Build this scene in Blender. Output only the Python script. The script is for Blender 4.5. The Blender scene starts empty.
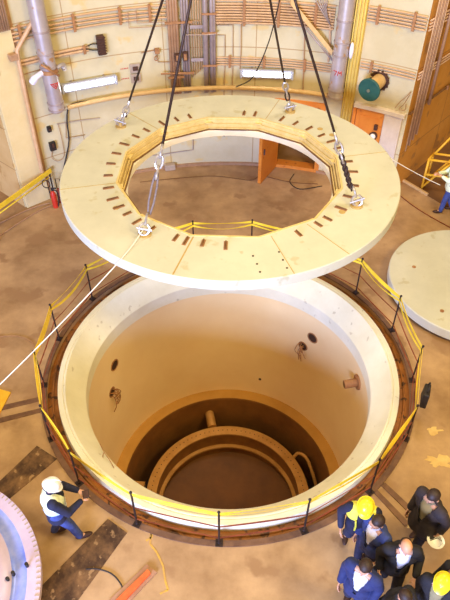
import bpy, bmesh, math, random
from mathutils import Vector, Matrix, noise
random.seed(7)
C = bpy.context.scene
COL = C.collection
R = math.radians
# ------------------------------------------------------------------ camera
CAMZ, PITCH, FPX = 10.414, R(43.598), 609.67
cam = bpy.data.cameras.new('camera'); camo = bpy.data.objects.new('camera', cam); COL.objects.link(camo)
camo.location = (0, 0, CAMZ); camo.rotation_euler = (R(90)-PITCH, 0, 0)
cam.sensor_fit = 'VERTICAL'; cam.sensor_height = 36; cam.lens = 36*FPX/600
cam.clip_end = 200
C.camera = camo
# ------------------------------------------------------------------ light
w = bpy.data.worlds.new('world'); C.world = w; w.use_nodes = True
w.node_tree.nodes['Background'].inputs[0].default_value = (1.0, 0.66, 0.27, 1)
w.node_tree.nodes['Background'].inputs[1].default_value = 0.55
def area(name, loc, target, size, power, col, sizey=None):
    l = bpy.data.lights.new(name, 'AREA'); l.energy = power; l.color = col
    l.shape = 'RECTANGLE' if sizey else 'SQUARE'; l.size = size
    if sizey: l.size_y = sizey
    o = bpy.data.objects.new(name, l); COL.objects.link(o); o.location = loc
    o.rotation_euler = (Vector(target)-Vector(loc)).to_track_quat('-Z', 'Y').to_euler()
    return o
area('sodium_lamp_bank', (9, 0.5, 14), (-1, 9, -2), 4, 2300, (1.0, 0.77, 0.30), 4)
area('sodium_lamp_bank', (0, 3, 17), (0, 9, -2), 4, 1350, (1.0, 0.76, 0.34), 4)
area('halide_lamp_bank', (-9, 4, 14), (1, 9, -1), 4, 1200, (1.0, 0.86, 0.66), 4)
area('halide_lamp_bank', (4.5, 13, 15), (3.5, 11, 0), 3, 1000, (1.0, 0.90, 0.78), 3)
area('daylight_opening', (-8, -12, 5.5), (1, 10, 1.0), 8, 16500, (0.42, 0.55, 1.0), 5)
vs = C.view_settings
C.display_settings.display_device = 'sRGB'
vs.view_transform = 'Standard'; vs.look = 'None'; vs.gamma = 1; vs.use_curve_mapping = False
vs.exposure = -0.62
C.cycles.diffuse_bounces = 8; C.cycles.max_bounces = 12
# ------------------------------------------------------------------ helpers
CX, CY, RW = 0.074, 8.768, 8.55          # pit axis, radius of the curved wall
def at(u, v, z=0.0):
    dx, dy = u-225, v-300
    s = (CAMZ-z)/(FPX*math.sin(PITCH)+dy*math.cos(PITCH))
    return Vector((s*dx, s*(FPX*math.cos(PITCH)-dy*math.sin(PITCH)), z))
def atY(u, v, Y):
    dx, dy = u-225, v-300
    s = Y/(FPX*math.cos(PITCH)-dy*math.sin(PITCH))
    return Vector((s*dx, Y, CAMZ-s*(FPX*math.sin(PITCH)+dy*math.cos(PITCH))))
def wa(u, v, off=0.0):                    # photo point on the curved wall -> (angle deg, height)
    dx, dy = u-225, v-300
    D = Vector((dx, FPX*math.cos(PITCH)-dy*math.sin(PITCH), -(FPX*math.sin(PITCH)+dy*math.cos(PITCH))))
    a = D.x**2+D.y**2; b = -2*(D.x*CX+D.y*CY); c = CX*CX+CY*CY-(RW-off)**2
    s = (-b+math.sqrt(b*b-4*a*c))/2/a
    P = D*s
    return math.degrees(math.atan2(P.x-CX, P.y-CY)), P.z+CAMZ
def W(ang, z, off=0.0):
    a = R(ang); return Vector((CX+(RW-off)*math.sin(a), CY+(RW-off)*math.cos(a), z))
def PL(r, ang, z, cx=CX, cy=CY):          # polar round the pit, 0 deg = towards the camera
    a = R(ang); return Vector((cx+r*math.sin(a), cy-r*math.cos(a), z))

class MB:
    def __init__(s): s.bm = bmesh.new(); s.uv = None
    def box(s, c, d, rot=None):
        m = Matrix.Translation(Vector(c))
        if rot is not None:
            m = m @ (rot.to_4x4() if not isinstance(rot, (int, float)) else Matrix.Rotation(rot, 4, 'Z'))
        m = m @ Matrix.Diagonal((d[0], d[1], d[2], 1))
        bmesh.ops.create_cube(s.bm, size=1, matrix=m); return s
    def tube(s, pts, r, n=8, closed=False, cap=True):
        pts = [Vector(p) for p in pts]; k = len(pts)
        rr = r if isinstance(r, (list, tuple)) else [r]*k
        rings = []; prev = None
        for i, p in enumerate(pts):
            if closed: t = pts[(i+1) % k]-pts[i-1]
            else: t = pts[min(i+1, k-1)]-pts[max(i-1, 0)]
            t.normalize()
            if prev is None:
                u = t.orthogonal().normalized() if abs(t.z) > .95 else t.cross(Vector((0, 0, 1))).normalized()
            else: u = (prev-t*prev.dot(t)).normalized()
            prev = u; v = t.cross(u)
            rings.append([s.bm.verts.new(p+(u*math.cos(2*math.pi*j/n)+v*math.sin(2*math.pi*j/n))*rr[i]) for j in range(n)])
        for i in range(k if closed else k-1):
            a, b = rings[i], rings[(i+1) % k]
            for j in range(n):
                f = s.bm.faces.new((a[j], a[(j+1) % n], b[(j+1) % n], b[j])); f.smooth = True
        if cap and not closed:
            s.bm.faces.new(rings[0][::-1]); s.bm.faces.new(rings[-1])
        return s
    def lathe(s, prof, c=(0, 0, 0), n=96, a0=0, a1=360, closed=False, smooth=True, axis=None):
        # prof: list of (r, z); revolved round z (or axis) at c
        full = abs(a1-a0) >= 360; m = n if full else n+1
        q = Vector(axis).to_track_quat('Z', 'Y') if axis is not None else None
        cols = []
        for j in range(m):
            a = R(a0+(a1-a0)*j/n); ca, sa = math.sin(a), -math.cos(a)
            col = []
            for r_, z_ in prof:
                p = Vector((r_*ca, r_*sa, z_))
                if q: p = q @ p
                col.append(s.bm.verts.new(p+Vector(c)))
            cols.append(col)
        k = len(prof)
        for j in range(m if full else m-1):
            a, b = cols[j], cols[(j+1) % m]
            for i in range(k if closed else k-1):
                i2 = (i+1) % k
                try:
                    f = s.bm.faces.new((a[i], b[i], b[i2], a[i2])); f.smooth = smooth
                except ValueError: pass
        if closed and not full:
            s.bm.faces.new(cols[0]); s.bm.faces.new(cols[-1][::-1])
        return s
    def disc(s, p, q, r, n=20, r2=None):   # capped cylinder p->q
        return s.tube([p, q], [r, r if r2 is None else r2], n)
    def prism(s, pts, h):                  # polygon pts (Vectors) extruded by vector h
        h = Vector(h)
        a = [s.bm.verts.new(Vector(p)) for p in pts]; b = [s.bm.verts.new(Vector(p)+h) for p in pts]
        n = len(a)
        s.bm.faces.new(a[::-1]); s.bm.faces.new(b)
        for i in range(n): s.bm.faces.new((a[i], a[(i+1) % n], b[(i+1) % n], b[i]))
        return s
    def sphere(s, c, d, rot=None, seg=20, rings=12):
        m = Matrix.Translation(Vector(c))
        if rot is not None: m = m @ rot.to_4x4()
        m = m @ Matrix.Diagonal((d[0], d[1], d[2], 1))
        g = bmesh.ops.create_uvsphere(s.bm, u_segments=seg, v_segments=rings, radius=1, matrix=m)
        for v in g['verts']:
            for f in v.link_faces: f.smooth = True
        return s
    def arcbox(s, a0, a1, z0, z1, o0, o1, step=1.0, cap=True):   # curved box on the wall between offsets o0<o1
        n = max(2, int(abs(a1-a0)/step)+1); cols = []
        for j in range(n+1):
            a = a0+(a1-a0)*j/n
            cols.append([s.bm.verts.new(W(a, z, o)) for z, o in ((z0, o0), (z1, o0), (z1, o1), (z0, o1))])
        for j in range(n):
            a, b = cols[j], cols[j+1]
            for i in range(4): s.bm.faces.new((a[i], b[i], b[(i+1) % 4], a[(i+1) % 4]))
        s.bm.faces.new(cols[0]); s.bm.faces.new(cols[-1][::-1]); return s
    def build(s, name, mat, parent=None, bevel=0, origin=None):
        bmesh.ops.recalc_face_normals(s.bm, faces=s.bm.faces[:])
        for e in s.bm.edges:
            if len(e.link_faces) == 2 and e.calc_face_angle(0) > .55: e.smooth = False
        me = bpy.data.meshes.new(name)
        if origin is None and parent is None:
            zs = [v.co for v in s.bm.verts]
            origin = Vector((sum(v.x for v in zs)/len(zs), sum(v.y for v in zs)/len(zs), min(v.z for v in zs)))
        org = Vector(origin) if origin is not None else Vector((0, 0, 0))
        pl = parent['_w'] if (parent is not None and '_w' in parent) else None
        if parent is not None: org = Vector(pl) if pl is not None else Vector((0, 0, 0))
        for v in s.bm.verts: v.co -= org
        s.bm.to_mesh(me); s.bm.free()
        o = bpy.data.objects.new(name, me); COL.objects.link(o)
        if parent is not None: o.parent = parent; o['_w'] = list(org)
        else: o.location = org; o['_w'] = list(org)
        if mat: me.materials.append(mat)
        if bevel:
            b = o.modifiers.new('bevel', 'BEVEL'); b.width = bevel; b.segments = 2; b.limit_method = 'ANGLE'
        return o
def tag(o, label, cat, group=None):
    o['label'] = label; o['category'] = cat
    if group: o['group'] = group
    return o
def struct(o): o['kind'] = 'structure'; return o
def thing(name, loc, label, cat, group=None):
    o = bpy.data.objects.new(name, None); COL.objects.link(o); o.location = loc; o.empty_display_size = .1
    o['_w'] = list(loc)
    return tag(o, label, cat, group)
def arcpts(a0, a1, z, off, step=1.5):
    n = max(1, int(abs(a1-a0)/step)); return [W(a0+(a1-a0)*i/n, z, off) for i in range(n+1)]
def wallpath(px, off):                    # list of photo points -> smooth path hugging the wall
    q = [wa(u, v, off) for u, v in px]; out = []
    for (a, z), (b, y) in zip(q, q[1:]):
        n = max(1, int(abs(b-a)/2))
        for i in range(n): out.append(W(a+(b-a)*i/n, z+(y-z)*i/n, off))
    out.append(W(*q[-1], off)); return out
def spline(pts, n=6):
    pts = [Vector(p) for p in pts]; P = [pts[0]*2-pts[1]]+pts+[pts[-1]*2-pts[-2]]; out = []
    for i in range(1, len(P)-2):
        for k in range(n):
            t = k/n; a, b, c, d = P[i-1:i+3]
            out.append(.5*((2*b)+(c-a)*t+(2*a-5*b+4*c-d)*t*t+(3*b-a-3*c+d)*t**3))
    out.append(pts[-1]); return out
# ------------------------------------------------------------------ materials
def lin(c): return tuple(((x/255)/12.92 if x/255 <= .04045 else ((x/255+.055)/1.055)**2.4) for x in c)
def mat(name, c1, c2=None, scale=3, rough=.7, metal=0, bump=0, detail=6, spots=None, spotscale=20, emit=0, lo=.35, hi=.65, spotthr=.62, spec=.5):
    m = bpy.data.materials.new(name); m.use_nodes = True; nt = m.node_tree; N = nt.nodes; L = nt.links
    b = N['Principled BSDF']; b.inputs['Roughness'].default_value = rough; b.inputs['Metallic'].default_value = metal
    b.inputs['Specular IOR Level'].default_value = spec
    c1 = lin(c1); b.inputs['Base Color'].default_value = (*c1, 1)
    if emit:
        b.inputs['Emission Color'].default_value = (*c1, 1); b.inputs['Emission Strength'].default_value = emit
    tc = N.new('ShaderNodeTexCoord')
    if c2:
        c2 = lin(c2)
        n = N.new('ShaderNodeTexNoise'); n.inputs['Scale'].default_value = scale; n.inputs['Detail'].default_value = detail; n.inputs['Roughness'].default_value = .65
        L.new(tc.outputs['Object'], n.inputs['Vector'])
        r = N.new('ShaderNodeValToRGB'); r.color_ramp.elements[0].position = lo; r.color_ramp.elements[1].position = hi
        r.color_ramp.elements[0].color = (*c1, 1); r.color_ramp.elements[1].color = (*c2, 1)
        L.new(n.outputs['Fac'], r.inputs['Fac']); out = r.outputs['Color']
        if spots:
            n2 = N.new('ShaderNodeTexNoise'); n2.inputs['Scale'].default_value = spotscale; n2.inputs['Detail'].default_value = 4
            L.new(tc.outputs['Object'], n2.inputs['Vector'])
            r2 = N.new('ShaderNodeValToRGB'); r2.color_ramp.elements[0].position = spotthr; r2.color_ramp.elements[1].position = spotthr+.06
            L.new(n2.outputs['Fac'], r2.inputs['Fac'])
            mx = N.new('ShaderNodeMix'); mx.data_type = 'RGBA'
            L.new(r2.outputs['Color'], mx.inputs['Factor']); L.new(out, mx.inputs['A']); mx.inputs['B'].default_value = (*lin(spots), 1)
            out = mx.outputs['Result']
        L.new(out, b.inputs['Base Color'])
        if bump:
            bp = N.new('ShaderNodeBump'); bp.inputs['Strength'].default_value = bump; bp.inputs['Distance'].default_value = .02
            n3 = N.new('ShaderNodeTexNoise'); n3.inputs['Scale'].default_value = scale*7; n3.inputs['Detail'].default_value = 5
            L.new(tc.outputs['Object'], n3.inputs['Vector'])
            L.new(n3.outputs['Fac'], bp.inputs['Height']); L.new(bp.outputs['Normal'], b.inputs['Normal'])
    return m
M = dict(
 floor=mat('floor_concrete', (150, 116, 80), (196, 160, 118), .7, .6, bump=.15, detail=9, spots=(158, 122, 86), spotscale=1.3, spotthr=.58),
 recess=mat('recess_floor', (110, 74, 36), (140, 98, 52), 1.2, .8),
 collar=mat('collar_concrete', (228, 222, 194), (238, 233, 208), 1.5, .75, bump=.05, spots=(205, 196, 168), spotscale=5, spotthr=.66),
 slab=mat('slab_concrete', (202, 200, 180), (214, 212, 192), 1.1, .75, bump=.05, spots=(196, 190, 160), spotscale=3.2, spotthr=.63),
 shaft=mat('shaft_lining', (238, 208, 156), (243, 216, 166), .7, .7, bump=.05),
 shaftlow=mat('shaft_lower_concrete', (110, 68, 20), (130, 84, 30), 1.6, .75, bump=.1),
 ledge=mat('ledge_concrete', (180, 132, 54), (190, 142, 64), 1.5, .75),
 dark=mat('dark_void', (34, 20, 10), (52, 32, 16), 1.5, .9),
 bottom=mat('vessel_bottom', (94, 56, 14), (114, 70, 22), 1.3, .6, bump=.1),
 flange=mat('flange_steel', (176, 126, 60), (196, 146, 78), 3, .5, .2),
 vessel=mat('vessel_steel', (116, 74, 28), (140, 94, 40), 2, .5, .25),
 gutter=mat('gutter_rust', (112, 68, 26), (168, 106, 44), 2.2, .6, spots=(76, 44, 20), spotscale=6, spotthr=.58),
 rust=mat('rusty_red_steel', (112, 44, 22), (150, 70, 34), 6, .6),
 postm=mat('dark_post_steel', (34, 22, 24), (58, 38, 30), 12, .6, .3),
 tape=mat('yellow_tape', (232, 196, 34), (246, 214, 66), 6, .55),
 lipc=mat('lip_concrete', (240, 230, 206), (246, 238, 218), 3, .6),
 steelyel=mat('yellow_primed_steel', (222, 194, 122), (236, 212, 146), 6, .45, .05),
 groove=mat('dark_groove', (98, 62, 24), (124, 84, 40), 6, .7),
 joint=mat('joint_mortar', (176, 146, 84), (196, 166, 104), 6, .8),
 brown=mat('bracket_rust', (150, 102, 62), (178, 128, 80), 10, .7),
 hole=mat('hole_shadow', (60, 38, 24), None),
 wire=mat('wire_rope', (52, 38, 36), (84, 62, 50), 30, .5, .5),
 chain=mat('galvanised_steel', (178, 168, 160), (206, 198, 190), 20, .35, .6),
 rope=mat('white_rope', (238, 228, 206), None, rough=.8),
 pipe=mat('painted_conduit', (196, 156, 112), (214, 176, 134), 5, .5, .1),
 pipeb=mat('brown_conduit', (166, 126, 92), (186, 146, 110), 5, .5, .1),
 greypipe=mat('grey_conduit', (158, 140, 136), (182, 166, 160), 5, .45, .3),
 duct=mat('grey_duct', (176, 166, 170), (202, 190, 186), 2.2, .38, .45, spots=(190, 150, 110), spotscale=4, spotthr=.60),
 colyel=mat('yellow_lit_column', (222, 190, 84), (232, 204, 104), 4, .5),  # yellow lamp light put into the base colour
 greystrap=mat('grey_strap', (112, 98, 98), (138, 124, 122), 30, .6),
 tan=mat('tan_ledge', (204, 166, 106), (220, 184, 128), 4, .5),
 lampbox=mat('lamp_housing', (176, 178, 186), None, rough=.4),
 tubel=mat('lamp_diffuser', (244, 248, 255), None, emit=16),
 orange=mat('orange_door_paint', (220, 128, 36), (230, 144, 50), 2.4, .5, spots=(196, 108, 36), spotscale=5, spotthr=.64),
 jamb=mat('pale_jamb', (214, 196, 176), (226, 210, 192), 3, .6),
 pilaster=mat('pilaster_plaster', (218, 196, 140), (226, 206, 156), 1.5, .7),
 green=mat('green_painted_steel', (22, 80, 74), (44, 96, 82), 5, .45),
 greyg=mat('grey_green_steel', (116, 118, 96), None, rough=.5),
 red=mat('red_paint', (190, 44, 26), (206, 58, 34), 6, .45),
 black=mat('black_rubber', (28, 22, 20), (44, 34, 30), 14, .6),
 darkbox=mat('dark_enclosure', (66, 38, 26), (88, 54, 36), 16, .7),
 boxgrey=mat('grey_box', (168, 148, 130), (186, 166, 146), 6, .5),
 yellowst=mat('safety_yellow_steel', (226, 168, 34), (238, 186, 52), 5, .5),
 lav=mat('lid_lavender_light', (200, 180, 206), (214, 196, 216), 2.2, .35, .1, bump=.03),  # cool lavender light put into the lid's colour
 bluel=mat('lid_blue_light', (120, 140, 226), (166, 176, 236), 2.4, .3, .15),  # blue light painted on the lid, there is no film
 plate=mat('stained_plate', (70, 46, 28), (138, 102, 66), 2.4, .8, detail=10, lo=.42, hi=.66, spots=(160, 126, 88), spotscale=7, spotthr=.6),
 groovef=mat('floor_channel', (96, 66, 50), (128, 92, 66), 4, .7),
 paint=mat('yellow_paint_mark', (214, 172, 60), (190, 146, 86), 9, .7),
 pale=mat('pale_splash', (226, 196, 130), (210, 172, 108), 4, .7),
 orangeb=mat('orange_timber', (222, 92, 40), (232, 112, 56), 5, .6),
 board=mat('worn_board', (176, 134, 106), (160, 116, 88), 5, .7),
 skin=mat('skin', (206, 150, 118), (216, 164, 132), 9, .55),
 hair=mat('dark_hair', (36, 22, 16), (58, 36, 26), 40, .6),
 midblue=mat('mid_blue_cloth', (32, 40, 86), (40, 50, 100), 12, .85),
 navy=mat('navy_cloth', (26, 28, 54), (36, 38, 68), 12, .85),
 blue=mat('blue_cloth', (44, 56, 112), (56, 70, 132), 12, .85),
 blackc=mat('black_cloth', (26, 24, 30), (38, 34, 40), 12, .85),
 brownc=mat('charcoal_cloth', (44, 36, 40), (58, 48, 50), 12, .85),
 jeans=mat('blue_jeans', (50, 64, 128), (72, 88, 152), 14, .85),
 shirt=mat('white_shirt', (232, 228, 238), None, rough=.8),
 shirtg=mat('olive_grey_shirt', (150, 136, 100), None, rough=.8),
 vest=mat('pale_lime_vest', (226, 238, 196), (236, 244, 214), 8, .7),
 vesty=mat('yellow_harness', (226, 218, 64), (238, 230, 90), 8, .7),
 silver=mat('reflective_strip', (206, 222, 236), None, rough=.4),
 white=mat('white_helmet', (246, 246, 250), None, rough=.3),
 yhelm=mat('yellow_helmet', (246, 226, 44), None, rough=.3),
 shoe=mat('brown_shoe', (70, 38, 26), (50, 28, 20), 10, .6),
 eye=mat('eye', (30, 20, 18), None, rough=.3),
 lip=mat('lip', (150, 84, 74), None, rough=.5),
 redm=mat('red_marking', (196, 40, 30), None, rough=.6),
)
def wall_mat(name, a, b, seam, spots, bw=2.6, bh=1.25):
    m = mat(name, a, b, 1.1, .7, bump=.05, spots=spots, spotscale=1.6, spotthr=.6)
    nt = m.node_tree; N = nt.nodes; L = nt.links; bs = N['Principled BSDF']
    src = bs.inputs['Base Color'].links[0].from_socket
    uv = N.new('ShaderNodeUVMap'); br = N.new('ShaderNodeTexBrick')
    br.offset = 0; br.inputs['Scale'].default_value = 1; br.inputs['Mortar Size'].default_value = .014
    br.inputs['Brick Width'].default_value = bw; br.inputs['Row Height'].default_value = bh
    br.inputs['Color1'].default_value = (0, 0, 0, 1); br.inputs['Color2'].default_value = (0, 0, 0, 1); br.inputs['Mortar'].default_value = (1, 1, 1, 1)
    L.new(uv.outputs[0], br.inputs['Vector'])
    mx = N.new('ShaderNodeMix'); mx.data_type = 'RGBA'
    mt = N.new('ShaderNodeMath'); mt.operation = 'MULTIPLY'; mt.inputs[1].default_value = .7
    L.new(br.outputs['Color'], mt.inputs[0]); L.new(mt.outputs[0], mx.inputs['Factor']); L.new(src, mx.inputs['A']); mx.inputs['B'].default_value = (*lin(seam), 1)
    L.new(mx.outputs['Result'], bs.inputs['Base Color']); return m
M['wall'] = wall_mat('wall_plaster', (204, 190, 148), (214, 202, 164), (166, 122, 66), (216, 190, 130))
M['wallb'] = wall_mat('side_wall_shaded', (196, 132, 44), (210, 148, 60), (130, 84, 40), (168, 118, 56))  # wall plaster toned dark orange, shade of the turned wall in the colour
# ------------------------------------------------------------------ structure: floor with the round pit
RG = 3.95                                  # floor edge round the gutter
bm = bmesh.new(); n = 144
inner = [bm.verts.new(PL(RG, 360*i/n, 0)) for i in range(n)]
mid = [bm.verts.new(PL(11.5, 360*i/n, 0)) for i in range(n)]
low = [bm.verts.new(PL(RG, 360*i/n, -.35)) for i in range(n)]
for i in range(n):
    j = (i+1) % n
    bm.faces.new((inner[i], inner[j], mid[j], mid[i])); bm.faces.new((low[i], low[j], inner[j], inner[i]))
mb = MB(); mb.bm = bm; struct(mb.build('floor', M['floor'], origin=(0, 0, 0)))
# walls
DO0, DO1, DOZ = 10.4, 18.8, 2.15           # doorway in the wall
def wall_grid(name, a0, a1, z0, z1, mat_, hole=None, rw=RW, th=.35):
    m = MB(); uvl = m.bm.loops.layers.uv.new('UVMap')
    angs = [a0+(a1-a0)*i/int((a1-a0)/1.2) for i in range(int((a1-a0)/1.2)+1)]
    zs = [z0, 2.15, z1] if hole else [z0, z1]
    if hole: angs = sorted(set([a for a in angs if min(abs(a-hole[0]), abs(a-hole[1])) > .5]+[hole[0], hole[1]]))
    def v(a, z, o): return m.bm.verts.new(W(a, z, -o))
    def quad(ps):
        f = m.bm.faces.new([v(*p) for p in ps]); f.smooth = False
        for l, p in zip(f.loops, ps): l[uvl].uv = (R(p[0])*RW+20, p[1])
    for a, b in zip(angs, angs[1:]):
        for k, (p, q) in enumerate(zip(zs, zs[1:])):
            if hole and k == 0 and a >= hole[0]-.01 and b <= hole[1]+.01: continue
            quad([(a, p, 0), (b, p, 0), (b, q, 0), (a, q, 0)])
            quad([(a, p, th), (b, p, th), (b, q, th), (a, q, th)])
    for a in ((a0, a1)+(tuple(hole) if hole else ())):
        quad([(a, z0, 0), (a, z0, th), (a, z1 if a in (a0, a1) else 2.15, th), (a, z1 if a in (a0, a1) else 2.15, 0)])
    if hole: quad([(hole[0], 2.15, 0), (hole[1], 2.15, 0), (hole[1], 2.15, th), (hole[0], 2.15, th)])
    return struct(m.build(name, mat_, origin=(0, 0, 0)))
wall_grid('wall_back', -44.2, 35.6, 0, 7.5, M['wall'], (DO0, DO1))
def flat_wall(name, p, q, h, mat_, th=.3):
    m = MB(); uvl = m.bm.loops.layers.uv.new('UVMap'); p = Vector(p); q = Vector(q); d = (q-p).normalized(); nrm = Vector((-d.y, d.x, 0))
    if nrm.y < 0: nrm = -nrm
    pts = [p, q, q+nrm*th, p+nrm*th]
    m.prism(pts, (0, 0, h))
    for f in m.bm.faces:
        for l in f.loops: l[uvl].uv = ((l.vert.co-p).dot(d), l.vert.co.z)
    return struct(m.build(name, mat_, origin=(0, 0, 0)))
CR = W(35.6, 0); DR = Vector((.653, .757, 0)).normalized()
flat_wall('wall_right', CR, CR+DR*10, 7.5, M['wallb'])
CL = W(-44.2, 0); DL = Vector((-.75, .66, 0)).normalized()
M['wallc'] = wall_mat('left_wall_shaded', (206, 168, 106), (218, 184, 126), (150, 104, 56), (190, 148, 88))  # wall plaster toned darker, shade of the receding wall in the colour
flat_wall('wall_left', CL, CL+DL*4, 7.5, M['wallc'])
# dark floor beyond the right-hand wall corner, with its kerb
K0, K1 = at(394, 176), at(421, 192); KD = (K1-K0).normalized(); K2 = K0+KD*4.5
m = MB(); m.prism([K0-KD*.9+Vector((0, .0, .004)), K2+Vector((0, 0, .004)), K2+Vector((2, 5, .004)), K0+Vector((2.5, 4.2, .004))], (0, 0, .01))
struct(m.build('floor_recess', M['recess']))
m = MB(); m.box((K0+K1)/2+Vector((0, 0, .04)), ((K1-K0).length+.5, .08, .08), math.atan2(KD.y, KD.x))
struct(m.build('trim_1', M['tan'], bevel=.01))
# low skirting kerb along the back wall
m = MB(); m.arcbox(-36, DO0-.3, 0, .09, .0, .07); struct(m.build('baseboard_back', M['pipeb']))
m = MB(); m.arcbox(DO1+.5, 25, 0, .09, .0, .07); struct(m.build('baseboard_right', M['pipeb']))
# flat buttress face left of the corner, seam beside it
m = MB(); m.arcbox(-44.0, -38.9, 0, 7.4, .0, .10, 2); struct(m.build('trim_2', M['pilaster'], bevel=.01))
m = MB(); m.arcbox(-38.7, -38.3, 0, 7.4, .0, .03, 2); struct(m.build('trim_3', M['pipeb']))
# column right of the right-hand duct, yellow light put into its colour
m = MB(); m.arcbox(23.3, 25.0, 0, 7.4, .0, .16, 1); struct(m.build('trim_4', M['colyel'], bevel=.01))
# doorway niche
m = MB()
for a0, a1 in ((DO0-.5, DO0), (DO1, DO1+.5)): m.arcbox(a0, a1, 0, 2.2, -1.4, -.35, .5)
m.arcbox(DO0-.5, DO1+.5, 2.15, 2.25, -1.4, -.35); m.arcbox(DO0-.5, DO1+.5, 0, 2.2, -1.5, -1.4)
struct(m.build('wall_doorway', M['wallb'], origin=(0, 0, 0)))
# ------------------------------------------------------------------ pit
RI, ZI = 3.17, -.36                        # shaft radius, foot of the sloping collar
m = MB()
prof = [(3.70, -.22), (3.715, -.02), (3.70, .085), (3.60, .085), (3.585, .068), (3.57, .085), (3.54, .083), (RI+.02, ZI+.03), (RI, ZI), (RI, ZI-.35), (3.6, ZI-.35), (3.7, -.3)]
m.lathe(prof, (CX, CY, 0), 144, closed=True)
for f in m.bm.faces: f.smooth = False
o = m.build('pit_collar', M['collar'])
tag(o, 'cream concrete collar ring around the mouth of the round shaft', 'concrete collar')
m = MB()                                   # shaft wall with 5 openings is a plain lining; the openings are flat discs below, hole shade put into their colour
ZL = -4.86
m.lathe([(RI+.005, ZI-.3), (RI+.005, ZL), (RI+.15, ZL), (RI+.15, ZI-.3)], (CX, CY, 0), 144, closed=True)
struct(m.build('wall_shaft', M['shaft'], origin=(CX, CY, ZL)))
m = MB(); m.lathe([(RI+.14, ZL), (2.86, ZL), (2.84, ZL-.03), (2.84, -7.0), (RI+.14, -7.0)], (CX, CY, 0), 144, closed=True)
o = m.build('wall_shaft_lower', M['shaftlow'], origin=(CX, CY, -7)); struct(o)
m = MB(); m.lathe([(RI+.002, ZL-.005), (RI+.002, ZL+.02), (2.855, ZL+.02), (2.855, ZL-.005)], (CX, CY, 0), 144, closed=True)
struct(m.build('trim_5', M['ledge']))
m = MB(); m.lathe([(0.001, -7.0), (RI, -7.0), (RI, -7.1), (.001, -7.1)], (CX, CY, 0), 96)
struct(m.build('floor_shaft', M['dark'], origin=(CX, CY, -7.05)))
# gutter between collar and floor
m = MB(); m.lathe([(3.716, -.12), (3.80, -.10), (3.82, -.06), (3.84, -.06), (3.86, -.10), (RG-.002, -.12), (RG-.002, -.2), (3.72, -.2)], (CX, CY, 0), 144, closed=True)
o = m.build('gutter_channel', M['gutter']); tag(o, 'rust brown steel gutter channel circling the outside of the concrete collar', 'gutter')
# kerb angle on floor edge
m = MB(); m.lathe([(RG, -.02), (RG, .025), (4.06, .025), (4.06, .001)], (CX, CY, 0), 144)
struct(m.build('trim_6', M['rust'] if False else M['groovef'], origin=(CX, CY, 0)))
# vessel at the bottom
v = thing('steel_vessel', (CX, CY, -7), 'round bolted steel vessel flange standing at the bottom of the deep shaft', 'vessel')
ZF = -5.6
m = MB(); m.lathe([(2.33, ZF), (2.33, ZF-.12), (2.04, ZF-.12), (2.03, ZF)], (CX, CY, 0), 120, closed=True)
fl = m.build('flange', M['flange'], v, bevel=.006)
m = MB(); m.lathe([(2.10, ZF-.1), (2.10, -7), (2.04, -7), (2.035, ZF-.05)], (CX, CY, 0), 120, closed=True); m.build('shell', M['vessel'], v)
m = MB(); m.lathe([(2.04, -6.15), (1.93, -6.15), (1.93, -6.22), (2.04, -6.22)], (CX, CY, 0), 120, closed=True); m.build('inner_rim', M['flange'], v)
m = MB(); m.lathe([(.001, -6.72), (1.2, -6.70), (2.03, -6.6)], (CX, CY, 0), 96); m.build('vessel_floor', M['bottom'], v)
for k in range(96):
    m = MB(); p = PL(2.185, k*3.75, ZF+.001); m.disc(p, p+Vector((0, 0, .006)), .016, 8); m.build('bolt_hole', M['hole'], v)
def pipe_thing(name, pts, r, m_, label, cat, n=16, collar=None, group=None):
    t = thing(name, pts[0], label, cat, group); MB().tube(pts, r, n).build('pipe', m_, t)
    if collar:
        for c, rr, L_ in collar:
            a, b = Vector(c[0]), Vector(c[1]); MB().disc(a, a+(b-a).normalized()*L_, rr, n).build('collar', m_, t)
    return t
p0 = PL(2.84, 180+11.6, -5.85); p0 = PL(2.86, 191.6, -5.55)
pipe_thing('pipe_stub', [p0, PL(2.36, 191.6, -5.62)], .14, M['flange'], 'short tan pipe stub bridging the lower shaft wall and the vessel flange', 'pipe')
pipe_thing('drain_pipe', spline([PL(2.35, 122, -5.62), PL(2.5, 121, -5.5), PL(2.62, 114, -5.55), PL(2.7, 100, -6.2), PL(2.72, 92, -6.9)]), .05, M['flange'], 'thin bent pipe curving down outside the vessel flange on its right', 'pipe', 10)
for (a, z) in ((-97, -5.9), (-84, -6.0)):
    o = MB().box(PL(2.58, a, z-.4), (.22, .3, 1.4), R(a)).build('support_block', M['flange'])
    tag(o, 'stubby tan support block wedged left of the vessel flange, ' + ('the farther of the pair' if a == -97 else 'the nearer of the pair'), 'support block', 'blocks beside the vessel')
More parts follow.
